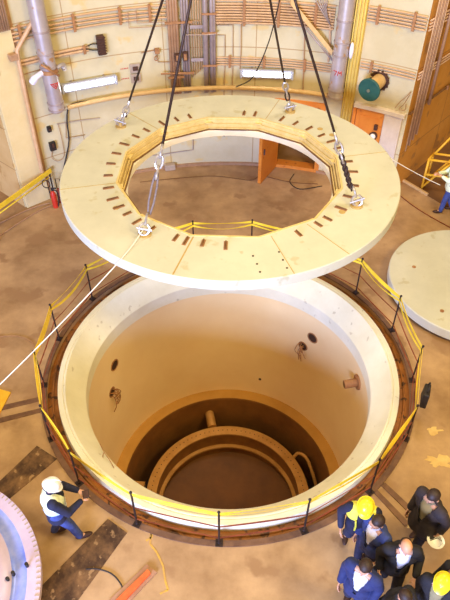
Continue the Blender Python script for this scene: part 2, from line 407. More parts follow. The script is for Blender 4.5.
# shaft wall ports
def rad(ang): a = R(ang); return Vector((math.sin(a), -math.cos(a), 0))
def port(px, py, r, label, wires=False, seed=0):
    ang, z = (lambda q: (180-q[0], q[1]))(wa_r(px, py))
    p = PL(RI, ang, z); n_ = rad(ang)
    t = thing('round_port', p, label, 'port', 'round openings in the shaft wall')
    m = MB(); m.lathe([(r*.86, -.03), (r*.86, .012), (r*1.06, .012), (r*1.1, -.03)], p-n_*.0, 28, closed=True, axis=-n_); m.build('rim', M['brown'], t)
    m = MB(); m.lathe([(.001, .004), (r*.88, .004)], p, 28, axis=-n_); m.build('opening', M['hole'], t)
    if wires:
        rnd = random.Random(seed); side = n_.cross(Vector((0, 0, 1)))
        for k in range(9):
            s0 = p+side*rnd.uniform(-.7, .7)*r+Vector((0, 0, rnd.uniform(-.5, .5)*r))
            ln = rnd.uniform(.18, .62); sw = rnd.uniform(-.13, .2)
            pts = spline([s0, s0-n_*.12+side*sw*.4, s0-n_*.15+side*sw-Vector((0, 0, ln*.5)), s0-n_*.06+side*(sw*1.2+rnd.uniform(-.06, .06))-Vector((0, 0, ln))], 4)
            MB().tube(pts, .011, 6).build('cable', M['brown'], t)
def wa_r(u, v, rr=RI):
    dx, dy = u-225, v-300
    D = Vector((dx, FPX*math.cos(PITCH)-dy*math.sin(PITCH), -(FPX*math.sin(PITCH)+dy*math.cos(PITCH))))
    a = D.x**2+D.y**2; b = -2*(D.x*CX+D.y*CY); c = CX*CX+CY*CY-rr**2
    s = (-b+math.sqrt(b*b-4*a*c))/2/a; P = D*s
    return math.degrees(math.atan2(P.x-CX, P.y-CY)), P.z+CAMZ
port(114.5, 365, .155, 'empty round port high on the left side of the shaft wall')
port(112, 392, .14, 'round port spilling loose cables on the left side of the shaft wall', True, 3)
port(312.5, 338, .155, 'empty round port high on the right side of the shaft wall')
port(303, 346, .14, 'round port spilling loose cables on the right side of the shaft wall', True, 8)
ang, z = wa_r(358, 382); ang = 180-ang; pp = PL(RI, ang, z); nn = rad(ang)
t = thing('pipe_stub', pp, 'short capped pipe sticking out of the right side of the shaft wall', 'pipe')
MB().disc(pp, pp-nn*.34-Vector((0, 0, .03)), .105, 24).build('pipe', M['brown'], t)
MB().disc(pp, pp-nn*.04, .19, 24).build('collar', M['brown'], t)
MB().disc(pp-nn*.34-Vector((0, 0, .03)), pp-nn*.345-Vector((0, 0, .03)), .085, 24).build('end_cap', M['groove'], t)
for (u, v) in ((260, 379),):
    a_, z_ = wa_r(u, v); p = PL(RI, 180-a_, z_); o = MB().disc(p, p-rad(180-a_)*.02, .04, 12).build('dark_plug', M['hole'])
    tag(o, 'tiny dark plug alone in the middle of the shaft back wall', 'plug')
# small loose wires on the collar slope
def wirebits(pts, z, label):
    m = MB()
    for pl in pts: m.tube(spline([at(u, v, z) for u, v in pl], 4), .008, 6)
    o = m.build('wire_scrap', M['brown']); tag(o, label, 'wire')
wirebits([[(100, 444), (104, 452), (109, 459), (114, 468)], [(104, 452), (103, 458), (108, 466)]], -.2, 'thin dangling wire scrap on the lower left slope of the collar')
# ------------------------------------------------------------------ guard rail
rl = thing('guard_rail', (CX, CY, 0), 'round guard rail of dark posts with yellow tape circling the open pit', 'railing')
RR = 4.0
angs = [-2.5, 19.3, 40.8, 62, 84.4, 106.1, 126.9, 149, 171, 193, 215, 237, 258, 277.5, 298, 315.4, 335.8]
for a in angs:
    m = MB(); m.disc(PL(RR, a, .0), PL(RR-.005, a, 1.12), .019, 8); m.sphere(PL(RR, a, 1.13), (.028, .028, .028), seg=8, rings=6)
    po = m.build('post', M['postm'], rl)
    m = MB(); m.box(PL(RR, a, .03), (.13, .13, .02), R(a)); m.disc(PL(RR, a, .03), PL(RR, a, .1), .032, 8); m.build('base_plate', M['postm'], po)
def sag(a, a0, a1): t = (a-a0)/(a1-a0); return 4*t*(1-t)
def ringband(z, hw, th, name, m_, dz, dr, seed, rad_=RR):
    m = MB(); rows = []; rnd = random.Random(seed); A = angs+[angs[0]+360]
    for a0, a1 in zip(A, A[1:]):
        s1 = rnd.uniform(.3, 1)*dz; s2 = rnd.uniform(-1, .2)*dr; tw = rnd.uniform(-.8, .8)
        for k in range(8):
            a = a0+(a1-a0)*k/8; g = sag(a, a0, a1); r_ = rad_*math.cos(R((a1-a0)/2))/math.cos(R(a-(a0+a1)/2))+s2*g*.5
            z_ = z-s1*g; tl = tw*g
            n_ = Vector((0, 0, 1))*math.cos(tl)+rad(a)*math.sin(tl); p = PL(r_, a, z_)
            rows.append([m.bm.verts.new(p+n_*hw+rad(a)*th), m.bm.verts.new(p-n_*hw+rad(a)*th), m.bm.verts.new(p-n_*hw-rad(a)*th), m.bm.verts.new(p+n_*hw-rad(a)*th)])
    k = len(rows)
    for i in range(k):
        p, q = rows[i], rows[(i+1) % k]
        for j in range(4): m.bm.faces.new((p[j], p[(j+1) % 4], q[(j+1) % 4], q[j]))
    return m.build(name, m_, rl)
ringband(1.07, .038, .003, 'barrier_tape', M['tape'], .05, .04, 1)
ringband(1.00, .030, .003, 'barrier_tape', M['tape'], .14, .06, 5, RR-.02)
ringband(.62, .008, .008, 'mid_rope', M['rust'], .03, .02, 2)
ringband(.22, .008, .008, 'low_rope', M['rust'], .02, .02, 3)
# dark pouch hanging on the rail at the right
p = PL(4.06, 70.5, 0)
t = thing('tool_pouch', (p.x, p.y, .55), 'black pouch hung from the guard rail on the right side of the pit', 'pouch')
m = MB(); m.prism([PL(4.05, 68, .98), PL(4.05, 72.5, .98), PL(4.05, 73.5, .55), PL(4.05, 67.5, .62)], rad(70)*.12); m.build('pouch_body', M['black'], t, bevel=.02)
MB().tube(spline([PL(4.1, 69, .96), PL(4.12, 69.5, 1.1), PL(4.12, 71.5, 1.1), PL(4.1, 72, .96)], 4), .012, 6).build('strap', M['black'], t)
# ------------------------------------------------------------------ the suspended ring slab
DX, DY, DZ = .108, 11.78, 3.19
RD, RH, RLIP, TH = 3.71, 2.47, 2.29, .22
def DP(r, a, z=DZ): return PL(r, a, z, DX, DY)
sl = thing('ring_slab', (DX, DY, DZ-.45), 'huge cream concrete ring slab hanging from four slings above the pit', 'concrete slab')
m = MB(); n = 12*12
def polyr(a, rc, k=12, ph=12.5):           # radius of a k-gon (circumradius rc) at angle a
    s_ = 360/k; d = (a-ph) % s_-s_/2; return rc*math.cos(R(s_/2))/math.cos(R(d))
top_o, top_i, bot_o, bot_i, ch = [], [], [], [], []
for i in range(n):
    a = 360*i/n; ri = polyr(a, RH+.04)
    top_o.append(m.bm.verts.new(DP(RD-.015, a, DZ))); ch.append(m.bm.verts.new(DP(RD, a, DZ-.015)))
    bot_o.append(m.bm.verts.new(DP(RD, a, DZ-TH))); bot_i.append(m.bm.verts.new(DP(ri, a, DZ-TH))); top_i.append(m.bm.verts.new(DP(ri, a, DZ)))
for i in range(n):
    j = (i+1) % n
    for A, B in ((top_i, top_o), (top_o, ch), (ch, bot_o), (bot_o, bot_i), (bot_i, top_i)):
        m.bm.faces.new((A[i], A[j], B[j], B[i]))
m.build('slab_body', M['slab'], sl)
def polyring(prof, name, m_, ph=12.5):     # prof: (circumradius, z) closed section on a 12-gon
    m = MB(); cols = []
    for k in range(12):
        cols.append([m.bm.verts.new(DP(r, ph+k*30, z)) for r, z in prof])
    for k in range(12):
        a, b = cols[k], cols[(k+1) % 12]
        for i in range(len(prof)): j = (i+1) % len(prof); m.bm.faces.new((a[i], b[i], b[j], a[j]))
    return m.build(name, m_, sl)
# steel frame steps down into the hole: three grooves
polyring([(2.52, DZ+.012), (2.48, DZ+.012), (2.48, DZ-.24), (2.52, DZ-.24)], 'frame_edge', M['steelyel'])
for k, (ra, rb) in enumerate(((2.475, 2.455), (2.435, 2.415), (2.395, 2.37))):
    polyring([(ra, DZ-.03-.09*k), (rb, DZ-.03-.09*k), (rb, DZ-.26), (ra, DZ-.26)], 'frame_bar', M['steelyel'])
polyring([(2.49, DZ-.26), (2.34, DZ-.26), (2.34, DZ-.24), (2.49, DZ-.22)], 'frame_web', M['groove'])
m = MB(); m.lathe([(2.42, DZ-.26), (2.30, DZ-.26), (RLIP, DZ-.275), (RLIP, DZ-.42), (2.33, DZ-.42), (2.42, DZ-.28)], (DX, DY, 0), 120, closed=True)
m.build('hole_lip', M['lipc'], sl)
for k in range(12):                         # gusset plates at the frame corners
    a = 12.5+k*30; o = MB().box(DP(2.425, a, DZ-.1), (.16, .11, .03), R(a)); o.build('corner_plate', M['steelyel'], sl)
for a in (-77.5, -136.5, -16.5, 18, 102, 159, 36.8, -47+0 if False else 62+0):
    if a == 62: continue
    wd = .028 if a == -16.5 else .014
    m = MB(); m.box(DP((2.53+3.69)/2, a, DZ+.001), (wd, 1.16, .006), R(a)); m.build('joint', M['joint'] if a != 36.8 else M['joint'], sl)
sang = [-74, -84.5, -95, -104.6, -114, -123.3, -131.5, -142, -150.6, -158.2, -64.7, -57.6, -51.2, -43.7, -35.2, -23.2, -18.5, -11.4, -2, 29.6, 40.5, 46.5, 56.5, 66.6, 76.2, 87.8, 96.9, 110.1, 117.2, 124.6, 133.9, 142.5, 150.9, 166, 172]
for a in sang:                              # rusty lug recesses
    rnd = random.Random(int(a*10)); l_ = rnd.uniform(.20, .27)
    m = MB(); m.box(DP(2.57+l_/2, a, DZ+.002), (.075, l_, .012), R(a)); s_ = m.build('lug', M['brown'], sl)
    m = MB(); m.box(DP(2.57+l_/2, a, DZ+.02), (.022, l_*.9, .035), R(a)); m.build('lug_fin', M['groove'], s_)
for (u, v) in ((253, 256), (257, 264), (260, 272), (279, 252), (283, 260), (287, 268)):
    p = at(u, v, DZ); m = MB(); m.disc(p, p+Vector((0, 0, .004)), .022, 10); m.build('bolt_hole', M['hole'], sl)
for (u, v) in ((332, 135), (342, 212), (116, 208), (320, 129)):
    p = at(u, v, DZ); m = MB(); m.disc(p, p+Vector((0, 0, .005)), .07, 16); m.build('plugged_hole', M['joint'], sl)
# ------------------------------------------------------------------ crane hook and slings
HK = Vector((DX, DY, 9.67))
t = thing('crane_hook', HK+Vector((0, 0, .0)), 'steel crane hook above the frame holding all four slings', 'crane hook')
MB().tube(spline([HK+Vector((0, 0, .9)), HK+Vector((0, 0, .55)), HK+Vector((.24, 0, .2)), HK+Vector((.1, 0, -.05)), HK+Vector((-.12, 0, .02)), HK+Vector((-.2, 0, .2))], 6), [.07]*31, 12).build('hook', M['chain'], t)
MB().box(HK+Vector((0, 0, 1.2)), (.5, .3, .7)).build('hook_block', M['yellowst'], t, bevel=.03)
MB().disc(HK+Vector((0, 0, 1.5)), HK+Vector((0, 0, 8)), .03, 10).build('hoist_rope', M['wire'], t)
def link(m, c, d, side, ln, wd, r):         # one oval chain link
    d = d.normalized(); side = (side-d*side.dot(d)).normalized(); pts = []
    for k in range(16):
        a = 2*math.pi*k/16; pts.append(c+d*(math.sin(a)*ln/2)+side*(math.cos(a)*wd/2))
    m.tube(pts, r, 6, closed=True)
def sling(r, a, f1, f2, label, double):
    base = DP(r, a, DZ); d = (HK-base).normalized(); L_ = (HK-base).length; side = d.cross(Vector((0, 1, 0))).normalized(); s2 = d.cross(side).normalized()
    t = thing('lifting_sling', base, label, 'lifting sling', 'four slings holding the ring slab')
    lp = base+Vector((0, 0, .0))
    m = MB(); m.disc(lp, lp+Vector((0, 0, .03)), .13, 16); m.disc(lp, lp+Vector((0, 0, .12)), .045, 10); m.build('lifting_eye', M['joint'], t)
    m = MB(); c = base+Vector((0, 0, .14)); link(m, c, d, side, .24, .2, .026); link(m, c+d*.2, d, s2, .22, .16, .024); m.disc(c-side*.15, c+side*.15, .028, 8); m.build('shackle', M['chain'], t)
    q0, q1 = base+d*.42, base+d*(f1*L_)
    m = MB()
    if double:
        for s_ in (-1, 1): m.tube([q0+side*.02*s_, q0.lerp(q1, .3)+side*.05*s_, q0.lerp(q1, .7)+side*.05*s_, q1+side*.02*s_], .021, 8)
    else:
        k = 0; c = q0.copy()
        while (c-q0).length < (q1-q0).length: link(m, c, d, side if k % 2 else s2, .12, .075, .022); c = c+d*.062; k += 1
    m.build('strap' if double else 'chain', M['greystrap'] if a == -35.0 else M['wire'], t)
    q2 = base+d*(f2*L_); m = MB(); k = 0; c = q1.copy()
    while (c-q1).length < (q2-q1).length: link(m, c, d, side if k % 2 else s2, .26, .13, .025); c = c+d*.2; k += 1
    m.build('connector', M['chain'], t)
    MB().disc(q2, HK, .026, 8).build('wire_rope', M['wire'], t)
sling(3.3, -126.3, .05, .115, 'wire lifting sling shackled at the far left of the slab', True)
sling(2.89, -35.0, .175, .235, 'wire lifting sling shackled at the near left of the slab', True)
sling(3.14, 150.5, .10, .15, 'wire lifting sling shackled at the far right of the slab', True)
sling(2.94, 61.5, .155, .225, 'dark chain lifting sling shackled at the near right of the slab', False)
# tag lines
a_ = DP(2.89, -35, DZ+.16); e_ = at(121, 259.5, DZ+.02); b_ = at(-30, 413, 1.4)
pts = [a_, a_.lerp(e_, .5)-Vector((0, 0, .03)), e_]+[e_.lerp(b_, k/12)-Vector((0, 0, .06*4*(k/12)*(1-k/12))) for k in range(1, 13)]
tag(MB().tube(pts, .011, 6).build('tag_line', M['rope']), 'white guide rope slanting from the near left shackle to the left edge', 'rope')
# ------------------------------------------------------------------ flat round plug slab on the floor at the right
t = thing('plug_slab', (6.15, 11.3, 0), 'thick cream concrete disc lying flat on the floor at the right', 'concrete slab')
m = MB(); m.lathe([(.001, .35), (2.03, .35), (2.05, .33), (2.05, .10), (.001, .10)], (6.15, 11.3, 0), 96)
for f in m.bm.faces: f.smooth = False
m.build('slab_body', M['slab'], t)
for (u, v) in ((414, 267), (442, 311)):
    p = at(u, v, .35); m = MB(); m.disc(p, p+Vector((0, 0, .01)), .05, 14); m.build('lifting_socket', M['brown'], t)
for a in (-110, -60, -10, 40, 100, 160, 210):
    p = PL(1.85, a, .05, 6.15, 11.3); MB().box(p, (.22, .18, .1), R(a)).build('bearer', M['board'], t)
# ------------------------------------------------------------------ pale lid at lower left
t = thing('flanged_lid', (-4.95, 3.47, 0), 'large pale flanged lid in painted blue light with notched rim at the bottom left corner', 'lid')
LC = (-4.95, 3.47, 0)
m = MB(); m.lathe([(2.14, .80), (2.14, .68), (1.98, .68), (1.93, .70), (1.93, .80)], LC, 120, closed=True); m.build('rim', M['lav'], t)
m = MB(); m.lathe([(1.94, .795), (1.90, .77), (1.78, .76), (1.72, .78), (1.70, .80)], LC, 120); m.build('blue_lit_band', M['bluel'], t)
m = MB(); m.lathe([(1.70, .80), (1.62, .86), (1.52, .88), (1.46, .84)], LC, 120); m.build('inner_band', M['lav'], t)
m = MB(); m.lathe([(1.46, .84), (1.36, .70), (.9, .55), (.001, .5)], LC, 96); m.build('dished_centre', M['bluel'], t)
m = MB(); m.lathe([(1.95, .68), (1.9, .0), (1.8, .0), (1.85, .68)], LC, 96, closed=True); m.build('skirt', M['lav'], t)
m = MB()
for k in range(150):
    p = PL(2.10, k*2.4, .80, LC[0], LC[1]); m.box(p, (.02, .06, .02), R(k*2.4))
o = m.build('rim_teeth', M['boxgrey'], t); o['kind'] = 'stuff'
for (u, v) in ((26.5, 564.5), (13, 573), (7.5, 579)):
    p = at(u, v, .86); m = MB(); m.disc(p-Vector((0, 0, .06)), p+Vector((0, 0, .035)), .028, 10); m.build('bolt', M['black'], t)
# ------------------------------------------------------------------ floor marks
def flat(name, px, m_, h, label, cat, group=None, z=0.0):
    m = MB(); m.prism([at(u, v)+Vector((0, 0, z+.001)) for u, v in px], (0, 0, h)); return tag(m.build(name, m_), label, cat, group)
flat('floor_plate', [(-6, 487), (37, 446), (57, 459), (-6, 512)], M['plate'], .012, 'dark stained floor plate strip at the left edge above the worker', 'floor plate', 'stained floor plates')
flat('floor_plate', [(46, 606), (36, 592), (108, 519), (127, 533), (74, 606)], M['plate'], .012, 'dark stained floor plate strip running below the worker in the vest', 'floor plate', 'stained floor plates')
flat('floor_channel', [(-4, 407), (40, 397), (41, 401), (-4, 412)], M['groovef'], .01, 'narrow dark floor channel reaching the rail at far left, upper of two', 'channel', 'floor channels')
flat('floor_channel', [(-4, 419), (42, 408), (43, 412), (-4, 424)], M['groovef'], .01, 'narrow dark floor channel reaching the rail at far left, lower of two', 'channel', 'floor channels')
flat('floor_channel', [(381, 486), (385, 483), (418, 514), (414, 518)], M['groovef'], .02, 'straight floor channel right of the yellow helmet, the one nearer the right edge', 'channel', 'floor channels')
flat('floor_channel', [(371, 490), (375, 488), (409, 523), (405, 527)], M['groovef'], .02, 'straight floor channel right of the yellow helmet, the one nearer the helmet', 'channel', 'floor channels')
flat('orange_sheet', [(-6, 388), (11, 393), (0, 414), (-6, 416)], M['yellowst'], .03, 'orange yellow sheet corner on the floor at the left edge', 'sheet')
bz = thing('packing_board', at(135, 585), 'worn flat board with an orange bar lying on the floor at bottom', 'board')
m = MB(); m.prism([at(u, v)+Vector((0, 0, .001)) for u, v in ((108, 602), (147, 565), (157, 573), (128, 604))], (0, 0, .03)); m.build('board', M['board'], bz)
m = MB(); m.prism([at(u, v)+Vector((0, 0, .03)) for u, v in ((114, 604), (148, 571), (151, 575), (122, 606))], (0, 0, .05)); m.build('orange_bar', M['orangeb'], bz)
def stroke(px, w_, m_, name, label, cat):
    m = MB()
    for (a, b) in zip(px, px[1:]):
        p, q = at(*a)+Vector((0, 0, .002)), at(*b)+Vector((0, 0, .002)); d = (q-p).normalized(); s_ = Vector((-d.y, d.x, 0))*w_/2
        m.prism([p-s_, q-s_, q+s_, p+s_], (0, 0, .003))
    return tag(m.build(name, m_), label, cat)
stroke([(146, 541), (152, 537), (151, 532), (150, 544), (157, 553), (163, 566), (165, 580), (168, 590), (160, 594)], .032, M['paint'], 'paint_line', 'crooked yellow paint line on the floor below the pit', 'paint mark')
def splash(cx_, cy_, r, seed, label):
    rnd = random.Random(seed); c = at(cx_, cy_); pts = []
    for k in range(22):
        a = 2*math.pi*k/22; q = r*rnd.uniform(.45, 1.2); pts.append(c+Vector((math.cos(a)*q*1.3, math.sin(a)*q*.8, .002)))
    tag(MB().prism(pts, (0, 0, .003)).build('paint_splash', M['pale']), label, 'paint mark', 'pale splashes on the floor')
splash(434, 431, .13, 2, 'small pale splash on the floor right of the pouch'); splash(439, 462, .2, 5, 'larger pale splash on the floor above the man in the long coat')
splash(410, 527, .05, 9, 'tiny pale spot on the floor beside the floor channels')
def cable(px, z, r, m_, label, name='floor_cable', n=6):
    o = MB().tube(spline([at(u, v, z) for u, v in px], n), r, 6).build(name, m_); return tag(o, label, 'cable')
cable([(86, 569), (98, 569), (112, 574), (122, 586), (127, 604)], .015, .012, M['black'], 'thin black cable curving over the floor beside the packing board')
cable([(-4, 238), (20, 222), (40, 210), (52, 205)], .02, .018, M['pipeb'], 'brown hose on the floor running to the extinguisher, lower of two')
cable([(-4, 225), (20, 213), (38, 206), (50, 203)], .02, .018, M['pipeb'], 'brown hose on the floor running to the extinguisher, upper of two')
cable([(398, 194), (415, 207), (433, 218), (455, 230)], .02, .012, M['rust'], 'dark cable on the floor right of the hanging slab')
cable([(-4, 337), (15, 336), (30, 341), (38, 352)], .02, .007, M['brown'], 'faint thin cable on the floor left of the guard rail')
cable([(140, 182), (180, 178), (215, 176), (250, 180), (262, 176), (290, 182), (318, 184)], .02, .009, M['groove'], 'thin dark cable along the foot of the back wall seen through the slab')
cable([(294, 174), (290, 182), (300, 189), (322, 186)], .02, .013, M['black'], 'black cable looping out of the open doorway')
# ------------------------------------------------------------------ wall runs of conduit
def rack(name, label, a0, a1, zs, off, r, brackets, m_=None, bl=None):
    t = thing(name, W((a0+a1)/2, min(zs), off), label, 'conduit')
    for z in zs: MB().tube(arcpts(a0, a1, z, off), r, 6).build('conduit', m_ or M['pipe'], t)
    for a in brackets:
        p = W(a, (min(zs)+max(zs))/2, off+r+.015); MB().box(p, (.07, .035, max(zs)-min(zs)+.14), -R(a)).build('bracket', M['brown'], t)
    return t
rack('conduit_rack', 'upper row of tan conduits along the left part of the back wall', -44, -10.6, [4.62, 4.72, 4.81, 4.93], .06, .026, [-37.5, -27.9, -19.6, -14.2])
rack('conduit_rack', 'dense upper band of conduits along the middle of the back wall', -2.4, 19.4, [4.42, 4.49, 4.56, 4.63, 4.70, 4.77, 4.84, 4.91, 5.0], .06, .027, [3.0, 9.3, 16])
rack('conduit_rack', 'upper row of conduits above the green ended drum', 25.2, 35.5, [4.78, 4.86, 4.94, 5.02, 5.1], .06, .024, [27, 33.4])
rack('conduit_rack', 'pair of thick orange conduits crossing behind the left duct', -44, -26.0, [4.02, 4.11], .06, .04, [-26.8, -43])
rack('conduit_rack', 'lower row of thin conduits above the right fluorescent lamp', -2.2, 20, [3.26, 3.33, 3.40, 3.47], .05, .02, [.4, 14.8, 7])
rack('conduit_rack', 'lower row of thin conduits behind the green ended drum', 25.2, 35.5, [3.52, 3.60, 3.68], .05, .02, [27.3])
tag(MB().tube(arcpts(-32.0, 23, 2.66, .22, 1), .062, 12).build('long_pipe', M['tan']), 'long horizontal tan pipe running round the back wall below the lamps', 'pipe')
def vpipe(a, z0, z1, off, r, m_, t): MB().tube([W(a, z0, off), W(a, z1, off)], r, 10).build('conduit', m_, t)
t = thing('riser_bundle', W(-10, 2.7, .1), 'thick bundle of vertical brown conduits left of the centre of the back wall', 'conduit')
for k, a in enumerate((-10.9, -10.4, -9.9, -9.4)): vpipe(a, 2.5, 7.4, .12, .042, M['pipeb'], t)
for z in (4.5, 3.0): MB().box(W(-10.1, z, .17), (.46, .03, .06), R(10)).build('bracket', M['brown'], t)
t = thing('riser_bundle', W(-7.8, 2.7, .1), 'pair of grey vertical conduits passing behind the dark junction boxes', 'conduit')
for a in (-8.4, -7.9, -7.4): vpipe(a, 2.5, 7.4, .12, .036, M['greypipe'], t)
for z in (4.5, 3.1): MB().box(W(-7.9, z, .17), (.4, .03, .06), R(8)).build('bracket', M['brown'], t)
t = thing('riser_bundle', W(-5.6, 2.9, .1), 'fan of thin tan vertical conduits at the centre of the back wall', 'conduit')
for k, a in enumerate((-6.7, -6.25, -5.8, -5.35, -4.95)): vpipe(a, 2.95+.05*k, 7.4, .07, .016, M['pipe'], t)
for z in (4.35, 3.45): MB().box(W(-5.8, z, .11), (.36, .03, .09), R(6)).build('bracket', M['greypipe'], t)
t = thing('riser_bundle', W(-3.5, 2.5, .1), 'pair of heavy grey vertical pipes at the centre of the back wall', 'pipe')
for a, r_ in ((-4.15, .075), (-3.0, .06), (-2.5, .04)): vpipe(a, 2.5, 7.4, .13, r_, M['greypipe'], t)
for z in (4.7, 4.2, 3.3): MB().box(W(-3.4, z, .2), (.42, .03, .05), R(3)).build('bracket', M['brown'], t)
def wconduit(px, off, r, m_, label, name='conduit'):
    o = MB().tube(wallpath(px, off), r, 6).build(name, m_); return tag(o, label, 'conduit')
wconduit([(217, 25), (233, 25), (233, 60), (232, 96)], .04, .012, M['pipeb'], 'thin bent conduit dropping from the upper band, outer of two')
wconduit([(217, 35), (225, 35), (225, 60), (224, 96)], .04, .012, M['pipeb'], 'thin bent conduit dropping from the upper band, inner of two')
wconduit([(217, 21), (240, 21), (248, 22), (262, 20)], .13, .012, M['pipeb'], 'thin horizontal conduit just under the dense upper band')
wconduit([(241, 21), (241, 50), (240, 69)], .07, .014, M['pipeb'], 'vertical conduit feeding the right fluorescent lamp')
wconduit([(128, 12), (129, 28), (148, 27), (165, 26), (200, 26)], .10, .012, M['pipeb'], 'thin conduit looping below the upper left row')
wconduit([(136, 10), (137, 23), (160, 22), (200, 21)], .12, .012, M['pipeb'], 'thin conduit looping tightly below the upper left row')
wconduit([(183, 35), (205, 35), (216, 34)], .22, .014, M['greypipe'], 'short grey conduit crossing in front of the risers')
wconduit([(141, 53), (155, 50)], .05, .014, M['pipeb'], 'short feed conduit beside the small valve fitting')
wconduit([(157, 55), (158, 62), (172, 62)], .05, .012, M['pipeb'], 'short bent conduit under the small valve fitting')
wconduit([(161, 74), (186, 73)], .2, .025, M['brown'], 'short horizontal strut low on the risers')
wconduit([(305, 20), (304, 60), (303, 90)], .05, .016, M['pipeb'], 'vertical conduit right of the right fluorescent lamp')
wconduit([(330, 12), (330, 50), (328, 62)], .05, .03, M['pipe'], 'stout vertical conduit close beside the right duct')
wconduit([(2, 30), (3, 45), (9, 79), (40, 70)], .04, .010, M['pipeb'], 'thin bent conduit at the far left of the back wall')
wconduit([(66, 122), (66, 138), (85, 135)], .04, .010, M['pipeb'], 'thin bent conduit right of the small wall telephone')
wconduit([(57, 124), (75, 121), (100, 118)], .04, .014, M['greypipe'], 'horizontal conduit partly hidden behind the slab on the left')
wconduit([(180, 125), (193, 123), (193, 150), (160, 155), (140, 156)], .04, .014, M['greypipe'], 'thin grey conduit on the lower wall seen through the slab')
if True:
    t = thing('riser_bundle', W(-40, 4.6, .2), 'bundle of vertical brown conduits in the upper left corner', 'conduit')
    for a in (-40.9, -40.5, -40.1, -39.7, -39.3): vpipe(a, 4.95, 7.4, .16, .025, M['pipeb'], t)
# valve fitting & junction boxes
t = thing('valve_fitting', W(*wa(157, 53, .1), .1), 'small brown valve fitting on the wall left of the risers', 'valve')
a_, z_ = wa(157, 51, .08); MB().box(W(a_, z_, .08), (.13, .14, .13), -R(a_)).build('valve_body', M['brown'], t, bevel=.01)
a_, z_ = wa(156, 58, .08); m = MB(); m.lathe([(.045, -.015), (.045, .015), (.065, .015), (.065, -.015)], W(a_, z_, .12), 16, closed=True, axis=(0, 1, 0)); m.build('ring', M['brown'], t)
for (u, v, w_, h_, lab) in ((178, 57, .30, .20, 'dark brown junction box across the risers, left of two'), (185, 56, .2, .24, 'dark brown junction box across the risers, right of two')):
    a_, z_ = wa(u, v, .2); t = thing('junction_box', W(a_, z_-.1, .2), lab, 'junction box', 'dark junction boxes')
    MB().box(W(a_, z_, .22), (w_*.6, .12, h_), -R(a_)).build('box_body', M['darkbox'], t, bevel=.01)
    MB().box(W(a_, z_, .285), (w_*.4, .02, h_*.7), -R(a_)).build('cover', M['brown'], t)
# dark louvred box with two feed cables
a_, z_ = wa(101, 45, .1)
t = thing('louvred_box', W(a_, z_-.25, .1), 'dark brown finned box on the upper left wall fed by two cables', 'electrical box')
MB().box(W(a_, z_, .1), (.20, .16, .50), -R(a_)).build('box_body', M['darkbox'], t, bevel=.01)
for k in range(7): MB().box(W(a_, z_-.21+.07*k, .19), (.24, .04, .02), -R(a_)).build('fin', M['darkbox'], t)
for d in (-3, 3): MB().tube(wallpath([(86, 48+d*.4), (92, 47+d), (98, 47+d)], .08), .016, 6).build('feed_cable', M['black'], t)
# two square plates with red captions
for (u, v, lab) in ((135, 68, 'upper grey square wall socket with red marks beside it'), (136, 78, 'lower grey square wall socket with red marks beside it')):
    a_, z_ = wa(u, v, .04); t = thing('electrical_socket', W(a_, z_-.12, .03), lab, 'socket', 'grey sockets')
    MB().box(W(a_, z_, .04), (.28, .06, .25), -R(a_)).build('plate', M['boxgrey'], t, bevel=.008)
    MB().box(W(a_, z_, .085), (.14, .04, .11), -R(a_)).build('insert', M['darkbox'], t)
    m = MB()
    for k in range(5):
        q = wa(u-14+k*1.6, v+1.0-k*.25, .0); m.box(W(q[0], q[1], .008), (.028, .01, .022), -R(q[0]))
    m.build('red_marks', M['redm'], t)
# small boxes on the left
for (u, v, s_, lab) in ((52.5, 146, .20, 'black wall telephone box with a looped cord beside the pilaster'), (49, 129, .12, 'tiny dark switch box above the wall telephone')):
    a_, z_ = wa(u, v, .05); t = thing('telephone_box' if s_ == .20 else 'switch_box', W(a_, z_-s_/2, .05), lab, 'wall box')
    MB().box(W(a_, z_, .06), (s_*.9, .1, s_*1.3), -R(a_)).build('box_body', M['black'], t, bevel=.01)
    if s_ == .20:
        MB().box(W(a_, z_+.04, .12), (.06, .03, .12), -R(a_)).build('button_panel', M['darkbox'], t)
        MB().tube(spline(wallpath([(52, 151), (52, 158), (58, 161), (64, 156), (62, 140), (58, 124)], .05), 3), .009, 6).build('cord', M['pipeb'], t)
    else: MB().box(W(a_, z_, .115), (.05, .02, .05), -R(a_)).build('switch', M['darkbox'], t)
tag(MB().tube(spline(wallpath([(100, 100), (80, 102), (69, 107), (67, 120), (69, 140), (66, 158), (62, 175)], .10), 3), .022, 8).build('hanging_cable', M['black']), 'black cable drooping from the tan pipe down behind the slab on the left', 'cable')
a_, z_ = wa(56, 103, .05)
t = thing('ring_fitting', W(a_, z_, .05), 'round dark ring fitting under the bottom end of the left duct', 'fitting')
m = MB(); m.lathe([(.12, -.03), (.12, .03), (.17, .03), (.17, -.03)], W(*wa(57, 110, .1), .1), 24, closed=True, axis=(0, 0, 1)); m.build('ring', M['brown'], t)
